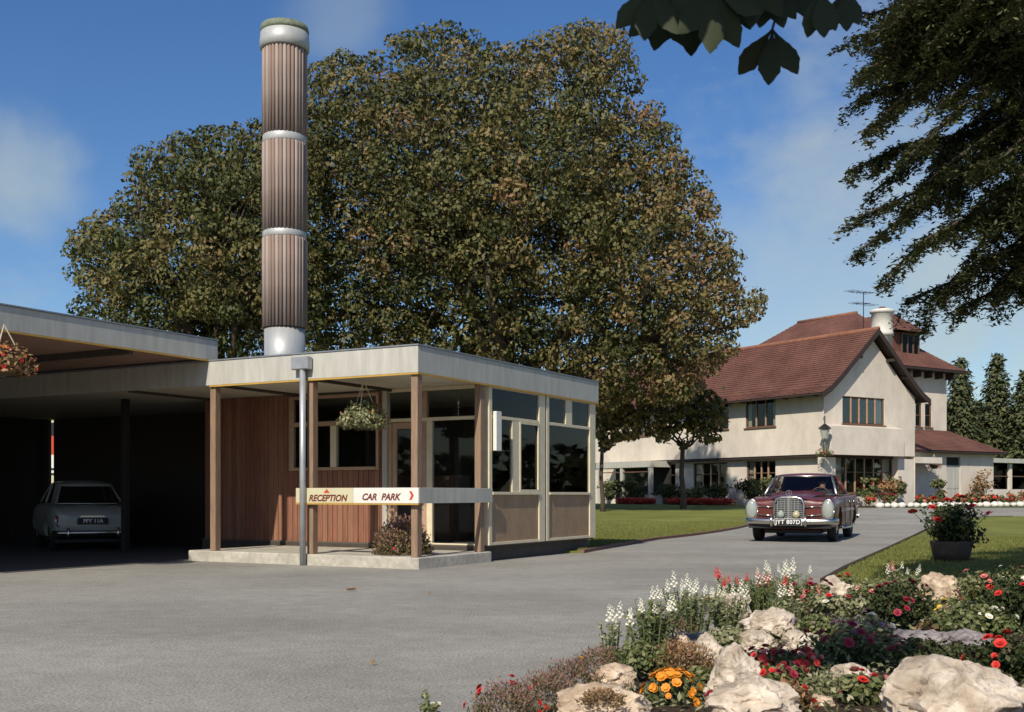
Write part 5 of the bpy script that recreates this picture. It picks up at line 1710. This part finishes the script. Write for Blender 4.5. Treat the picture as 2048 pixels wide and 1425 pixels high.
rock('wide white boulder in front of the peaked rock', 1500, 1395, 190, 90, 5.6, seed=10)
rock('rounded buff boulder near the left tip of the rockery', 1222, 1352, 104, 52, 5.75, 'limestone_tan', 11)
rock('broad buff boulder at the bottom edge left of the marigolds', 1190, 1405, 200, 88, 5.2, 'limestone_tan', 12)
rock('largest cream boulder in the bottom right corner', 1912, 1388, 318, 150, 5.4, 'limestone', 13, depth=.6)
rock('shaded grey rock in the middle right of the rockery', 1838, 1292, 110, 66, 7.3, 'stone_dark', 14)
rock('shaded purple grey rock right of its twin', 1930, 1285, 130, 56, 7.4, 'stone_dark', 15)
rock('small pale stone at the bottom between boulders', 1640, 1405, 60, 34, 5.6, 'limestone_tan', 16)
rock('small white stone left of the broad bottom boulder', 1282, 1412, 48, 38, 5.3, 'limestone', 17)

rock('cream boulder half buried in front of the broad back boulder', 1640, 1232, 70, 40, 0, 'limestone', 18)
rock('pinkish cream boulder below the low white pair', 1570, 1322, 78, 46, 0, 'limestone_tan', 19)
rock('cream stone among the crimson flowers right of the peaked rock', 1705, 1352, 84, 50, 0, 'limestone', 20)
rock('pale stone at the foot of the tan-stained boulder', 1822, 1240, 66, 40, 0, 'limestone', 21)
rock('buff stone between the rusty heather and the upright boulder', 1372, 1312, 54, 36, 0, 'limestone_tan', 22)
# ------------------------------------------------------------------ flower heads (shared meshes)
def petal_head(name, mat, r, petals, rings=2, cup=.5, ctr=None):
    b = MB()
    for g in range(rings):
        rr = r * (1 - .36 * g)
        for i in range(petals):
            a = 2 * math.pi * (i + .5 * g) / petals
            d = Vector((math.cos(a), math.sin(a), cup * (.35 + .6 * g))).normalized()
            s = Vector((-math.sin(a), math.cos(a), 0))
            w = rr * 1.35 * math.sin(math.pi / petals) + rr * .10
            z0 = Vector((0, 0, .18 * r * g))
            b.add([z0, z0 + d * rr * .6 - s * w, z0 + d * rr, z0 + d * rr * .6 + s * w], [(0, 1, 2, 3)])
    return b.mesh(name, mat, fix=False)
def spike_head(name, mat, h, r, n=16):
    b = MB()
    for i in range(n):
        f = i / n
        a = i * 2.4
        rr = r * (1 - .65 * f)
        c = Vector((math.cos(a) * rr * .6, math.sin(a) * rr * .6, h * f))
        d = Vector((math.cos(a), math.sin(a), .35)).normalized()
        s = Vector((-math.sin(a), math.cos(a), 0)) * rr * .75
        u = Vector((0, 0, 1)) * rr * .6
        b.add([c - s, c + d * rr - u * .6, c + s, c + d * rr * .7 + u], [(0, 1, 2, 3)])
        b.add([c - s, c + u * 1.2, c + s], [(0, 1, 2)])
    return b.mesh(name, mat, fix=False)
RG = RG_ = 'planting of the rockery'
FL = {
    'red': petal_head('flower', 'fl_red', .028, 6, 3, .6), 'pink': petal_head('flower', 'fl_pink', .025, 6, 2, .6), 'orange': petal_head('flower', 'fl_orange', .026, 8, 2, .4),
    'crimson': petal_head('flower', 'fl_crimson', .030, 7, 3, .7), 'white': petal_head('flower', 'fl_white', .022, 6, 2, .5), 'mauve': petal_head('flower', 'fl_mauve', .022, 6, 2, .5), 'yellow': petal_head('flower', 'fl_yellow', .022, 7, 2, .4),
    'spike_white': spike_head('flower_spike', 'fl_white', .11, .020), 'spike_pink': spike_head('flower_spike', 'fl_pink', .11, .020), 'spike_red': spike_head('flower_spike', 'fl_red', .09, .020),
}
def plant(name, label, px, py, Y, w, h, leaf, flowers=(), n=260, lsize=.035, kind='mound', group=None, base=None, cat='plant', upright=0.0, fscale=1.0):
    """(px, py) is the foot of the plant, w x h its size in metres; flowers = [(kind, count)]"""
    c = base if base is not None else P(px, py, Y)
    root = empty(name, c, random.uniform(0, 6), label, cat, group)
    if kind == 'mound':                                    # cushion
        d = RNG.normal(0, 1, (n, 3)); d[:, 2] = np.abs(d[:, 2]); d /= np.linalg.norm(d, axis=1, keepdims=True)
        k = RNG.uniform(.35, 1.0, (n, 1)) ** .5 * RNG.uniform(.8, 1.1, (n, 1))
        pos = d * k * np.array([w / 2, w / 2, h])
        dirs = d + np.array([0, 0, upright]) + RNG.normal(0, .35, (n, 3))
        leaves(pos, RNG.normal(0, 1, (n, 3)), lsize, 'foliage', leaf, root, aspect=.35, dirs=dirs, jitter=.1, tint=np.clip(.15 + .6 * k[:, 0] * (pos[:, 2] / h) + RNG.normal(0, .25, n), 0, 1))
        tops = []
        for _ in range(60):
            a, e = random.uniform(0, 6.28), random.uniform(.15, 1.5)
            tops.append(Vector((math.cos(a) * math.cos(e) * w / 2, math.sin(a) * math.cos(e) * w / 2, math.sin(e) * h)))
    elif kind == 'bush':                                   # loose leafy clumps
        m = max(3, int(n / 45))
        pp, qq = [], []
        tops = []
        for i in range(m):
            a, r = random.uniform(0, 6.28), random.uniform(0, .36) * w
            z = random.uniform(.28, .86) * h
            rr = random.uniform(.16, .26) * max(w, h) * .8
            p, q = shell((math.cos(a) * r, math.sin(a) * r, z), (rr, rr, rr * .75), 45, .3, .5)
            pp.append(p); qq.append(q)
            tops.append(Vector((math.cos(a) * r, math.sin(a) * r, z + rr * .75)))
            tops.append(Vector((math.cos(a) * (r + rr * .8), math.sin(a) * (r + rr * .8), z + rr * .3)))
        pp, qq = np.concatenate(pp), np.concatenate(qq)
        pp[:, 2] = np.maximum(pp[:, 2], .01)
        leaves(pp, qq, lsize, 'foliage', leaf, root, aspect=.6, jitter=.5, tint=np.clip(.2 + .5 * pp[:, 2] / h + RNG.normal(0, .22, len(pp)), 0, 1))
        st_ = MB()
        for t in tops[::3]:
            st_.tube([(t.x * .1, t.y * .1, -.02), tuple(t * .6), tuple(t * .95)], [.008, .006, .003], 4)
        st_.build('stem', 'stem', root)
    else:                                                  # 'spire': upright leafy stems
        m = max(5, int(n / 34))
        pp, dd = [], []
        tops = []
        st_ = MB()
        for i in range(m):
            a, r = random.uniform(0, 6.28), random.uniform(.02, .5) * w
            f = Vector((math.cos(a) * r * .6, math.sin(a) * r * .6, 0))
            t = Vector((math.cos(a) * r, math.sin(a) * r, h * random.uniform(.68, 1.0)))
            st_.tube([tuple(f), tuple(f.lerp(t, .5)), tuple(t)], [.006, .005, .003], 4)
            k = 34
            u = RNG.uniform(.05, .95, k)[:, None]
            an = RNG.uniform(0, 6.28, k)
            d = np.stack([np.cos(an), np.sin(an), RNG.uniform(.2, .9, k)], 1)
            pp.append(np.array(f) * (1 - u) + np.array(t) * u + d * lsize * .45)
            dd.append(d)
            tops.append(t)
        pp, dd = np.concatenate(pp), np.concatenate(dd)
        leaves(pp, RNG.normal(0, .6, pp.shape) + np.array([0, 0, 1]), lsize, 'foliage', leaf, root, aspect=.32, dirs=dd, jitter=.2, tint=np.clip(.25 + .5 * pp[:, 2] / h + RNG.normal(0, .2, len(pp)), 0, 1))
        st_.build('stem', 'stem', root)
    for kd, cnt in flowers:
        if group == RG_ and 'spike' not in kd: cnt = int(cnt * 3.2)
        sel = [tops[i % len(tops)] for i in random.sample(range(max(len(tops), cnt)), cnt)] if kind != 'spire' else [tops[i % len(tops)] for i in range(cnt)]
        for t in sel:
            o = Vector(t)
            nrm_ = Vector((o.x, o.y, max(.05, o.z * .8))).normalized() if 'spike' not in kd else Vector((o.x * .3, o.y * .3, 1)).normalized()
            rot = nrm_.to_track_quat('Z', 'Y').to_euler()
            place(FL[kd], 'flower_spike' if 'spike' in kd else 'flower', root, o + nrm_ * .01, rot, random.uniform(.55, 1.15) * fscale)
    return root


def rp(label, px, py, w, h, leaf, fl=(), n=260, ls=.035, kind='mound', name='garden_plant', **k):
    """a rockery plant standing on the bed; its distance follows from where its foot is seen"""
    Y = F * (CZ - k.pop('z', .06)) / (py - HOR)
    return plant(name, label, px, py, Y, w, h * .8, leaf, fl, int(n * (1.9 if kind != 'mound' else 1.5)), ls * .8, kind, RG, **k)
# heathers along the left tip
rp('purplish heather cushion with red flowers at the bottom left tip of rockery', 1015, 1440, .34, .20, 'lf_heather', [('red', 4)], 1500, .022, upright=.7, name='heather', fscale=.55)
rp('mixed purple heather cushion second from the rockery tip', 1090, 1415, .36, .20, 'lf_heather', [], 1500, .022, upright=.7, name='heather')
rp('brown green heather cushion behind the buff boulders', 1140, 1378, .34, .18, 'lf_heather', [('orange', 1)], 1400, .022, upright=.7, name='heather', fscale=.6)
rp('low mauve heather left of the first white snapdragons', 1205, 1335, .34, .14, 'lf_heather', [], 1300, .022, upright=.6, name='heather')
rp('wide rusty heather cushion above the marigolds', 1360, 1345, .42, .21, 'lf_rust', [], 2200, .025, upright=.6, name='heather')
rp('dark purple heather mat between the two groups of white snapdragons', 1352, 1262, .34, .12, 'lf_heather', [], 1200, .024, upright=.5, name='heather')
rp('rust coloured plant growing on the mid rockery boulder', 1535, 1262, .24, .16, 'lf_rust', [], 700, .025, upright=.6)
rp('dull purple ground cover at the drive edge behind white snapdragons', 1440, 1205, .4, .10, 'lf_heather', [], 900, .03, upright=.4, name='heather')
# white snapdragons
rp('leaning white snapdragons nearest the rockery tip', 1222, 1325, .26, .27, 'lf_pale', [('spike_white', 6)], 220, .04, 'spire', name='snapdragon', fscale=.8)
rp('white snapdragons with dark foliage, second group from the tip', 1302, 1300, .36, .36, 'lf_green', [('spike_white', 9)], 560, .05, 'spire', name='snapdragon', fscale=.85)
rp('tall white snapdragons standing against the drive', 1385, 1262, .42, .36, 'lf_pale', [('spike_white', 12)], 620, .05, 'spire', name='snapdragon', fscale=.85)
rp('short white snapdragons below the pink ones', 1450, 1255, .32, .26, 'lf_pale', [('spike_white', 9)], 500, .045, 'spire', name='snapdragon', fscale=.85)
rp('tall white snapdragons left of the broad back boulder', 1580, 1222, .40, .38, 'lf_pale', [('spike_white', 10)], 600, .05, 'spire', name='snapdragon', fscale=.9)
rp('pale snapdragons in the centre among red roses', 1600, 1255, .38, .26, 'lf_pale', [('spike_white', 6), ('spike_pink', 3)], 520, .045, 'spire', name='snapdragon', fscale=.8)
rp('white and pink snapdragons by the tan boulder', 1800, 1200, .36, .34, 'lf_pale', [('spike_white', 6), ('spike_pink', 2)], 420, .045, 'spire', name='snapdragon', fscale=.8)
# red and pink
rp('red and pink snapdragons at the top of the rockery', 1480, 1225, .40, .34, 'lf_pale', [('spike_red', 6), ('spike_pink', 5)], 600, .045, 'spire', name='snapdragon', fscale=.9)
rp('mixed red and cream snapdragons right of the tall white ones', 1530, 1232, .42, .34, 'lf_green', [('spike_red', 6), ('spike_white', 5)], 620, .045, 'spire', name='snapdragon', fscale=.9)
rp('rose bush with single red bloom overlooking the drive', 1682, 1200, .26, .28, 'lf_green', [('red', 2)], 240, .05, 'bush', name='rose_bush')
rp('rose bush with crimson blooms on the broad back boulder', 1622, 1235, .36, .34, 'lf_green', [('crimson', 4), ('red', 2)], 420, .05, 'bush', name='rose_bush')
rp('red rose bush right of the mid rockery boulders', 1668, 1262, .44, .30, 'lf_pale', [('red', 4), ('white', 5)], 560, .05, 'bush', name='rose_bush')
rp('coral red flowers spilling over the low white boulders', 1530, 1345, .30, .12, 'lf_green', [('pink', 9), ('red', 6)], 420, .035, 'bush', fscale=.8)
rp('pinkish red flowers between low boulders and dark foliage', 1600, 1350, .34, .14, 'lf_green', [('pink', 7), ('red', 5), ('crimson', 3)], 480, .035, 'bush', fscale=.85)
rp('crimson petunias beside the peaked rock', 1560, 1385, .30, .13, 'lf_green', [('crimson', 6), ('red', 3)], 420, .035, 'bush', fscale=.8)
rp('mauve and crimson flowers in the middle of the rockery', 1680, 1330, .44, .22, 'lf_green', [('crimson', 5), ('mauve', 6)], 640, .04, 'bush')
rp('tangled green foliage with pale mauve blooms right of centre', 1735, 1310, .50, .26, 'lf_pale', [('mauve', 8), ('white', 3)], 700, .045, 'bush')
rp('grey leaved cushion at the bottom centre', 1650, 1392, .26, .14, 'lf_pale', [], 700, .03)
rp('leafy plant with red geranium bloom at the bottom centre', 1715, 1415, .26, .17, 'lf_green', [('red', 3), ('pink', 2)], 380, .045, 'bush', fscale=.9)
rp('creeping plant trailing over the wide front boulder', 1455, 1418, .24, .10, 'lf_pale', [('crimson', 2)], 500, .028)
rp('small trailing plant over the buff bottom boulder', 1205, 1408, .20, .08, 'lf_rust', [], 420, .022, z=.16)
rp('dry grassy tuft at the bottom of the front boulders', 1570, 1425, .24, .16, 'lf_rust', [('red', 1)], 500, .05, upright=1.2)
rp('orange marigolds in a round clump in front of the heather', 1345, 1408, .26, .17, 'lf_green', [('orange', 34)], 700, .032, name='marigold', fscale=.8)
rp('tiny pale flower spray at the bottom edge left of the heathers', 858, 1450, .10, .12, 'lf_pale', [('white', 3)], 120, .03, 'bush', base=P(858, 1432, 4.75), fscale=.6)
# dark side under the cedar
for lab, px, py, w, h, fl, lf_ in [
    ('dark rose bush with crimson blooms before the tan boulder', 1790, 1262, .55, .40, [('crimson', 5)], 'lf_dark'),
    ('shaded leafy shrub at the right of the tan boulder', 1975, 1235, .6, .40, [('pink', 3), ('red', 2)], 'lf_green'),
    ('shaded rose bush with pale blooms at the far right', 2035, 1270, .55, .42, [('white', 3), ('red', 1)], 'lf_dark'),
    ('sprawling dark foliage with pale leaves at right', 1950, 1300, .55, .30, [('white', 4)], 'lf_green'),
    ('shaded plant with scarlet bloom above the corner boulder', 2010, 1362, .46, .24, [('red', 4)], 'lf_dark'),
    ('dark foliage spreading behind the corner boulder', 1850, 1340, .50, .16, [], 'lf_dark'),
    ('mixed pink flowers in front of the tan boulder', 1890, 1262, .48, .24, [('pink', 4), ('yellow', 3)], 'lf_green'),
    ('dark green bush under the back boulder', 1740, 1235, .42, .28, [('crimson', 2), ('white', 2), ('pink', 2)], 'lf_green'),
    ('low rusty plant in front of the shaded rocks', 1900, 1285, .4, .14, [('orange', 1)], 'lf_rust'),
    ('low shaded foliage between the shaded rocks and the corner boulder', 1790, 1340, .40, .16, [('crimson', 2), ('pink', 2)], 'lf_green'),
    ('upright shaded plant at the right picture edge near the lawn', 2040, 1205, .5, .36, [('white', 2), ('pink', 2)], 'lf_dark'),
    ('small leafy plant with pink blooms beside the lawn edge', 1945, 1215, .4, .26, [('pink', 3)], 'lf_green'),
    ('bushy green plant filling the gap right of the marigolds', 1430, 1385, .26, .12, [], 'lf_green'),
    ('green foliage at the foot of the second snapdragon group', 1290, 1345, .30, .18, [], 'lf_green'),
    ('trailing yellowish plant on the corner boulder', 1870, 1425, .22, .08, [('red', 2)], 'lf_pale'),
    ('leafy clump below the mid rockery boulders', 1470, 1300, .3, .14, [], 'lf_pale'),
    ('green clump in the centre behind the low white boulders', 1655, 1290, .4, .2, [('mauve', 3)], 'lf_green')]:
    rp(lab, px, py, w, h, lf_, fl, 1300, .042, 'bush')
# ground cover between the plants, too small to tell apart
gp_ = []
while len(gp_) < 16000:
    x, y = random.uniform(.1, 6), random.uniform(4.3, 11.6)
    if inside(BED, x, y) and edge_dist(BED, x, y) > .12:
        gp_.append((x, y, bed_h(x, y) + .01 + random.random() * .07))
tag(leaves(np.array(gp_), np.tile([0, 0, 1.0], (len(gp_), 1)), .035, 'ground_cover', 'lf_pale', aspect=.5, jitter=.7), 'low mixed ground cover between the rockery plants', 'ground cover', kind='stuff')

# ================================================================== POTS, BASKETS, BORDERS
# tub of geraniums on the lawn
tubc = G(1903, 15.4); tubc.z = .045
tub = empty('garden_tub', tubc, .3, 'dark tub of red geraniums standing on the lawn', 'planter')
MB().lathe([(.22, 0), (.25, .10), (.28, .24), (.28, .27), (.25, .27), (.24, .22)], 20).build('tub', 'tub_wood', tub, True)
tubp = plant('geranium', 'bushy dark geraniums with red heads growing in the lawn tub', 0, 0, 0, .98, .74, 'lf_dark', [], 3200, .06, 'bush', base=tubc + Vector((0, 0, .06)))
for a_, r_, z_ in ((2.6, .44, .66), (2.2, .30, .76), (3.6, .50, .60), (4.3, .30, .78), (1.2, .20, .80), (5.1, .32, .74), (5.8, .42, .68), (.2, .48, .58), (4.8, .50, .50)):
    q_ = Vector((math.cos(a_) * r_, math.sin(a_) * r_, z_))
    MB().tube([(q_.x * .5, q_.y * .5, .35), tuple(q_)], [.007, .005], 4).build('flower_stem', 'stem', tubp)
    place(FL['red'], 'flower', tubp, q_, (random.uniform(-.4, .4), random.uniform(-.4, .4), 0), 2.6)
# shrub in a pot by the porch door
sc_ = KC + KA * .55 + KB_ * .62
plant('porch_shrub', 'round heathery shrub with orange flowers by the porch door', 0, 0, 0, .80, .50, 'lf_heather', [('orange', 4), ('red', 1)], 6500, .05, 'mound', base=sc_ + Vector((0, 0, ZS + .001)), upright=.4, cat='shrub', fscale=1.0)
def basket(label, loc, w, leafm, fl, zhook, n=900, fs=1.0):
    root = empty('hanging_basket', loc, 0, label, 'hanging basket')
    MB().lathe([(.03, -.20), (.12, -.17), (.19, -.08), (.21, 0), (.18, .0), (.05, -.05)], 16).build('bowl', 'moss_basket', root, True)
    c = MB()
    for k in range(3):
        a = k * 2.09 + .4
        c.tube([(math.cos(a) * .2, math.sin(a) * .2, 0), (0, 0, zhook)], .006, 4)
    c.build('chain', 'frame_paint', root)
    pos, nr = shell((0, 0, .02), (w / 2, w / 2, .20), n, .3, .2)
    pos[:, 2] -= .14 * (np.hypot(pos[:, 0], pos[:, 1]) / (w / 2)) ** 2
    leaves(pos, nr, .06, 'foliage', leafm, root, aspect=.5, jitter=.6, tint=np.clip(.45 + RNG.normal(0, .25, n), 0, 1))
    for kd, cnt in fl:
        for _ in range(cnt):
            a, e = random.uniform(0, 6.28), random.uniform(-.4, 1.2)
            d = Vector((math.cos(a) * math.cos(e) * w / 2, math.sin(a) * math.cos(e) * w / 2, math.sin(e) * .20 - .06))
            place(FL[kd], 'flower', root, d, d.normalized().to_track_quat('Z', 'Y').to_euler(), fs * random.uniform(.7, 1.1))
    return root
bp_ = KC + KA * .62 + KB_ * 1.0
bu = .55
bv = V(727, bu)
bp_ = KC + KA * bu + KB_ * bv
basket('wide hanging basket of green trailing plants under the porch roof', (bp_.x, bp_.y, ZK(830, bu, bv)), .74, 'lf_pale', [('pink', 10), ('orange', 4)], 2.512 - ZK(830, bu, bv), 1300, .7)
cu = U(8, 3.42)
cp2 = KC + KA * cu + KB_ * 3.42
cz_ = CZ + (HOR - 718) * cp2.y / F
basket('hanging basket of orange red flowers on the carport fascia at left edge', (cp2.x, cp2.y, cz_), .74, 'lf_rust', [('red', 16), ('orange', 14), ('pink', 6)], 2.9 - cz_, 1200, .9)
hk = HC + HQ * (-.35) + HP * (-.35)
basket('small hanging basket below the lantern on the house corner', (hk.x, hk.y, 2.72), .8, 'lf_green', [('pink', 8), ('red', 6)], .55, 420, 1.4)
hk = HC + HQ * T(1868, AS0 - .4) + HP * (AS0 - .4)
basket('hanging basket beside the door hood of the annex', (hk.x, hk.y, 2.35), .75, 'lf_rust', [('pink', 8), ('red', 5)], .5, 420, 1.4)

# bed along the gable wall: roses and red bedding edged with white stones
def hl_(t, s, z=.44): 
    q = HC + HQ * t + HP * s
    return Vector((q.x, q.y, z))
bedm = MB()
bedm.box(1.1, 11.6, -1.75, 1.48, 0, .06)
o = bedm.build('border_soil', 'soil'); o.location = (HC.x, HC.y, .40); o.rotation_euler = (0, 0, HR)
tag(o, kind='structure')
stones = []
for k in range(3):
    b = bmesh.new()
    bmesh.ops.create_icosphere(b, subdivisions=2, radius=.16)
    for v in b.verts:
        v.co = Vector((v.co.x * random.uniform(.9, 1.3), v.co.y * random.uniform(.8, 1.1), v.co.z * random.uniform(.65, .9)))
    me = bpy.data.meshes.new('edging_stone'); b.to_mesh(me); b.free(); me.materials.append(M('edging_white'))
    me.polygons.foreach_set('use_smooth', [True] * len(me.polygons))
    stones.append(me)
def stone_row(t0, t1, s0, label, group, n):
    for i in range(n):
        t = t0 + (t1 - t0) * i / (n - 1)
        o = place(stones[i % 3], 'edging_stone', None, hl_(t, s0 + random.uniform(-.05, .05), .50), (0, 0, random.uniform(0, 6)), random.uniform(.8, 1.25))
        tag(o, label, 'stone', group)
stone_row(1.2, 11.4, -1.85, 'white painted stone edging the rose bed by the house', 'white stones edging the rose bed', 22)
random.seed(21)
for i in range(15):
    t = 1.6 + i * .66
    big = i in (1, 3, 4, 8)
    plant('bedding_plant', ['tall rose bush, ', 'red bedding plant, '][0 if big else 1] + 'first second third fourth fifth sixth seventh eighth ninth tenth eleventh twelfth thirteenth fourteenth fifteenth'.split()[i] + ' from the left in the bed under the gable', 0, 0, 0, 1.0 if big else .72, 1.35 if big else .50, 'lf_green' if i % 3 else 'lf_rust',
          [('red', 7 if big else 9), ('pink', 3)], 420, .13, 'bush', 'flowers in the rose bed', base=hl_(t, -1.0 if not big else -.4, .45), fscale=3.0)
# shrubs against the long front and the red flower strip
random.seed(22)
for i, (px, w, h, lf_) in enumerate([(1335, 2.0, .95, 'lf_dark'), (1388, 1.7, .85, 'lf_green'), (1428, 2.3, 1.1, 'lf_dark'), (1500, 1.7, 1.2, 'lf_dark'), (1540, 1.8, 1.3, 'lf_green'), (1262, 1.9, 1.2, 'lf_dark'), (1218, 1.6, 1.3, 'lf_green')]):
    s_ = S(px, -.8 if i < 5 else -1.7)
    plant('wall_shrub', ['dark shrub under the third ground floor window', 'light green shrub by the young tree trunk', 'wide dark shrub under the second ground floor window', 'dark shrub left of the maroon car',
                         'tall green shrub half hidden by the maroon car', 'dark shrub in front of the porch glass', 'leafy shrub beside the right end of the kiosk'][i], 0, 0, 0, w, h, lf_, [('pink', 3)] if i in (0, 3) else [], 760, .15, 'bush', 'shrubs along the house front',
          base=hl_(-.8 if i < 5 else -1.7, s_, .47), fscale=1.6, cat='shrub')
rbn = 0
for a_, b_ in ((1243, 1298), (1345, 1456)):
    s0, s1 = S(b_, -2.1), S(a_, -2.1)
    n = 2600
    p = np.stack([-2.1 + RNG.uniform(-.45, .45, n), RNG.uniform(s0, s1, n), .5 + RNG.uniform(0, .28, n)], 1)
    rot = np.array([[math.cos(HR), -math.sin(HR)], [math.sin(HR), math.cos(HR)]])
    w2 = p.copy(); w2[:, :2] = p[:, :2] @ rot.T + np.array([HC.x, HC.y])
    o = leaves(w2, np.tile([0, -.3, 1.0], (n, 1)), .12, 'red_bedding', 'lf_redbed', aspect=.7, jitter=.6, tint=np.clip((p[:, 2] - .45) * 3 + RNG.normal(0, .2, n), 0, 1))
    tag(o, ['long strip of red bedding flowers before the porch', 'long strip of red bedding flowers before the windows'][rbn], 'flower strip', 'red flower strips', 'stuff')
    rbn += 1
# wall shrub on the annex, bedding by the low building
plant('climbing_shrub', 'thin climbing shrub against the white annex wall', 0, 0, 0, 1.1, 2.0, 'lf_rust', [], 520, .14, 'bush', base=hl_(T(1962, .9), .9, .45), cat='shrub')
random.seed(23)
for i in range(5):
    plant('bedding_plant', 'red and pink bedding clump %s' % ['right of the annex corner', 'second from the annex corner', 'third from the annex corner', 'fourth from the annex corner', 'at the right edge before the low building'][i], 0, 0, 0, 1.0, .75, 'lf_rust', [('red', 9), ('pink', 5)], 420, .13, 'bush', 'flowers before the low building', base=hl_(14.3 + i * .95, .6, .45), fscale=3.0)
stone_row(14.0, 19.0, -.1, 'white painted stone edging the bed before the low building', 'white stones by the low building', 11)
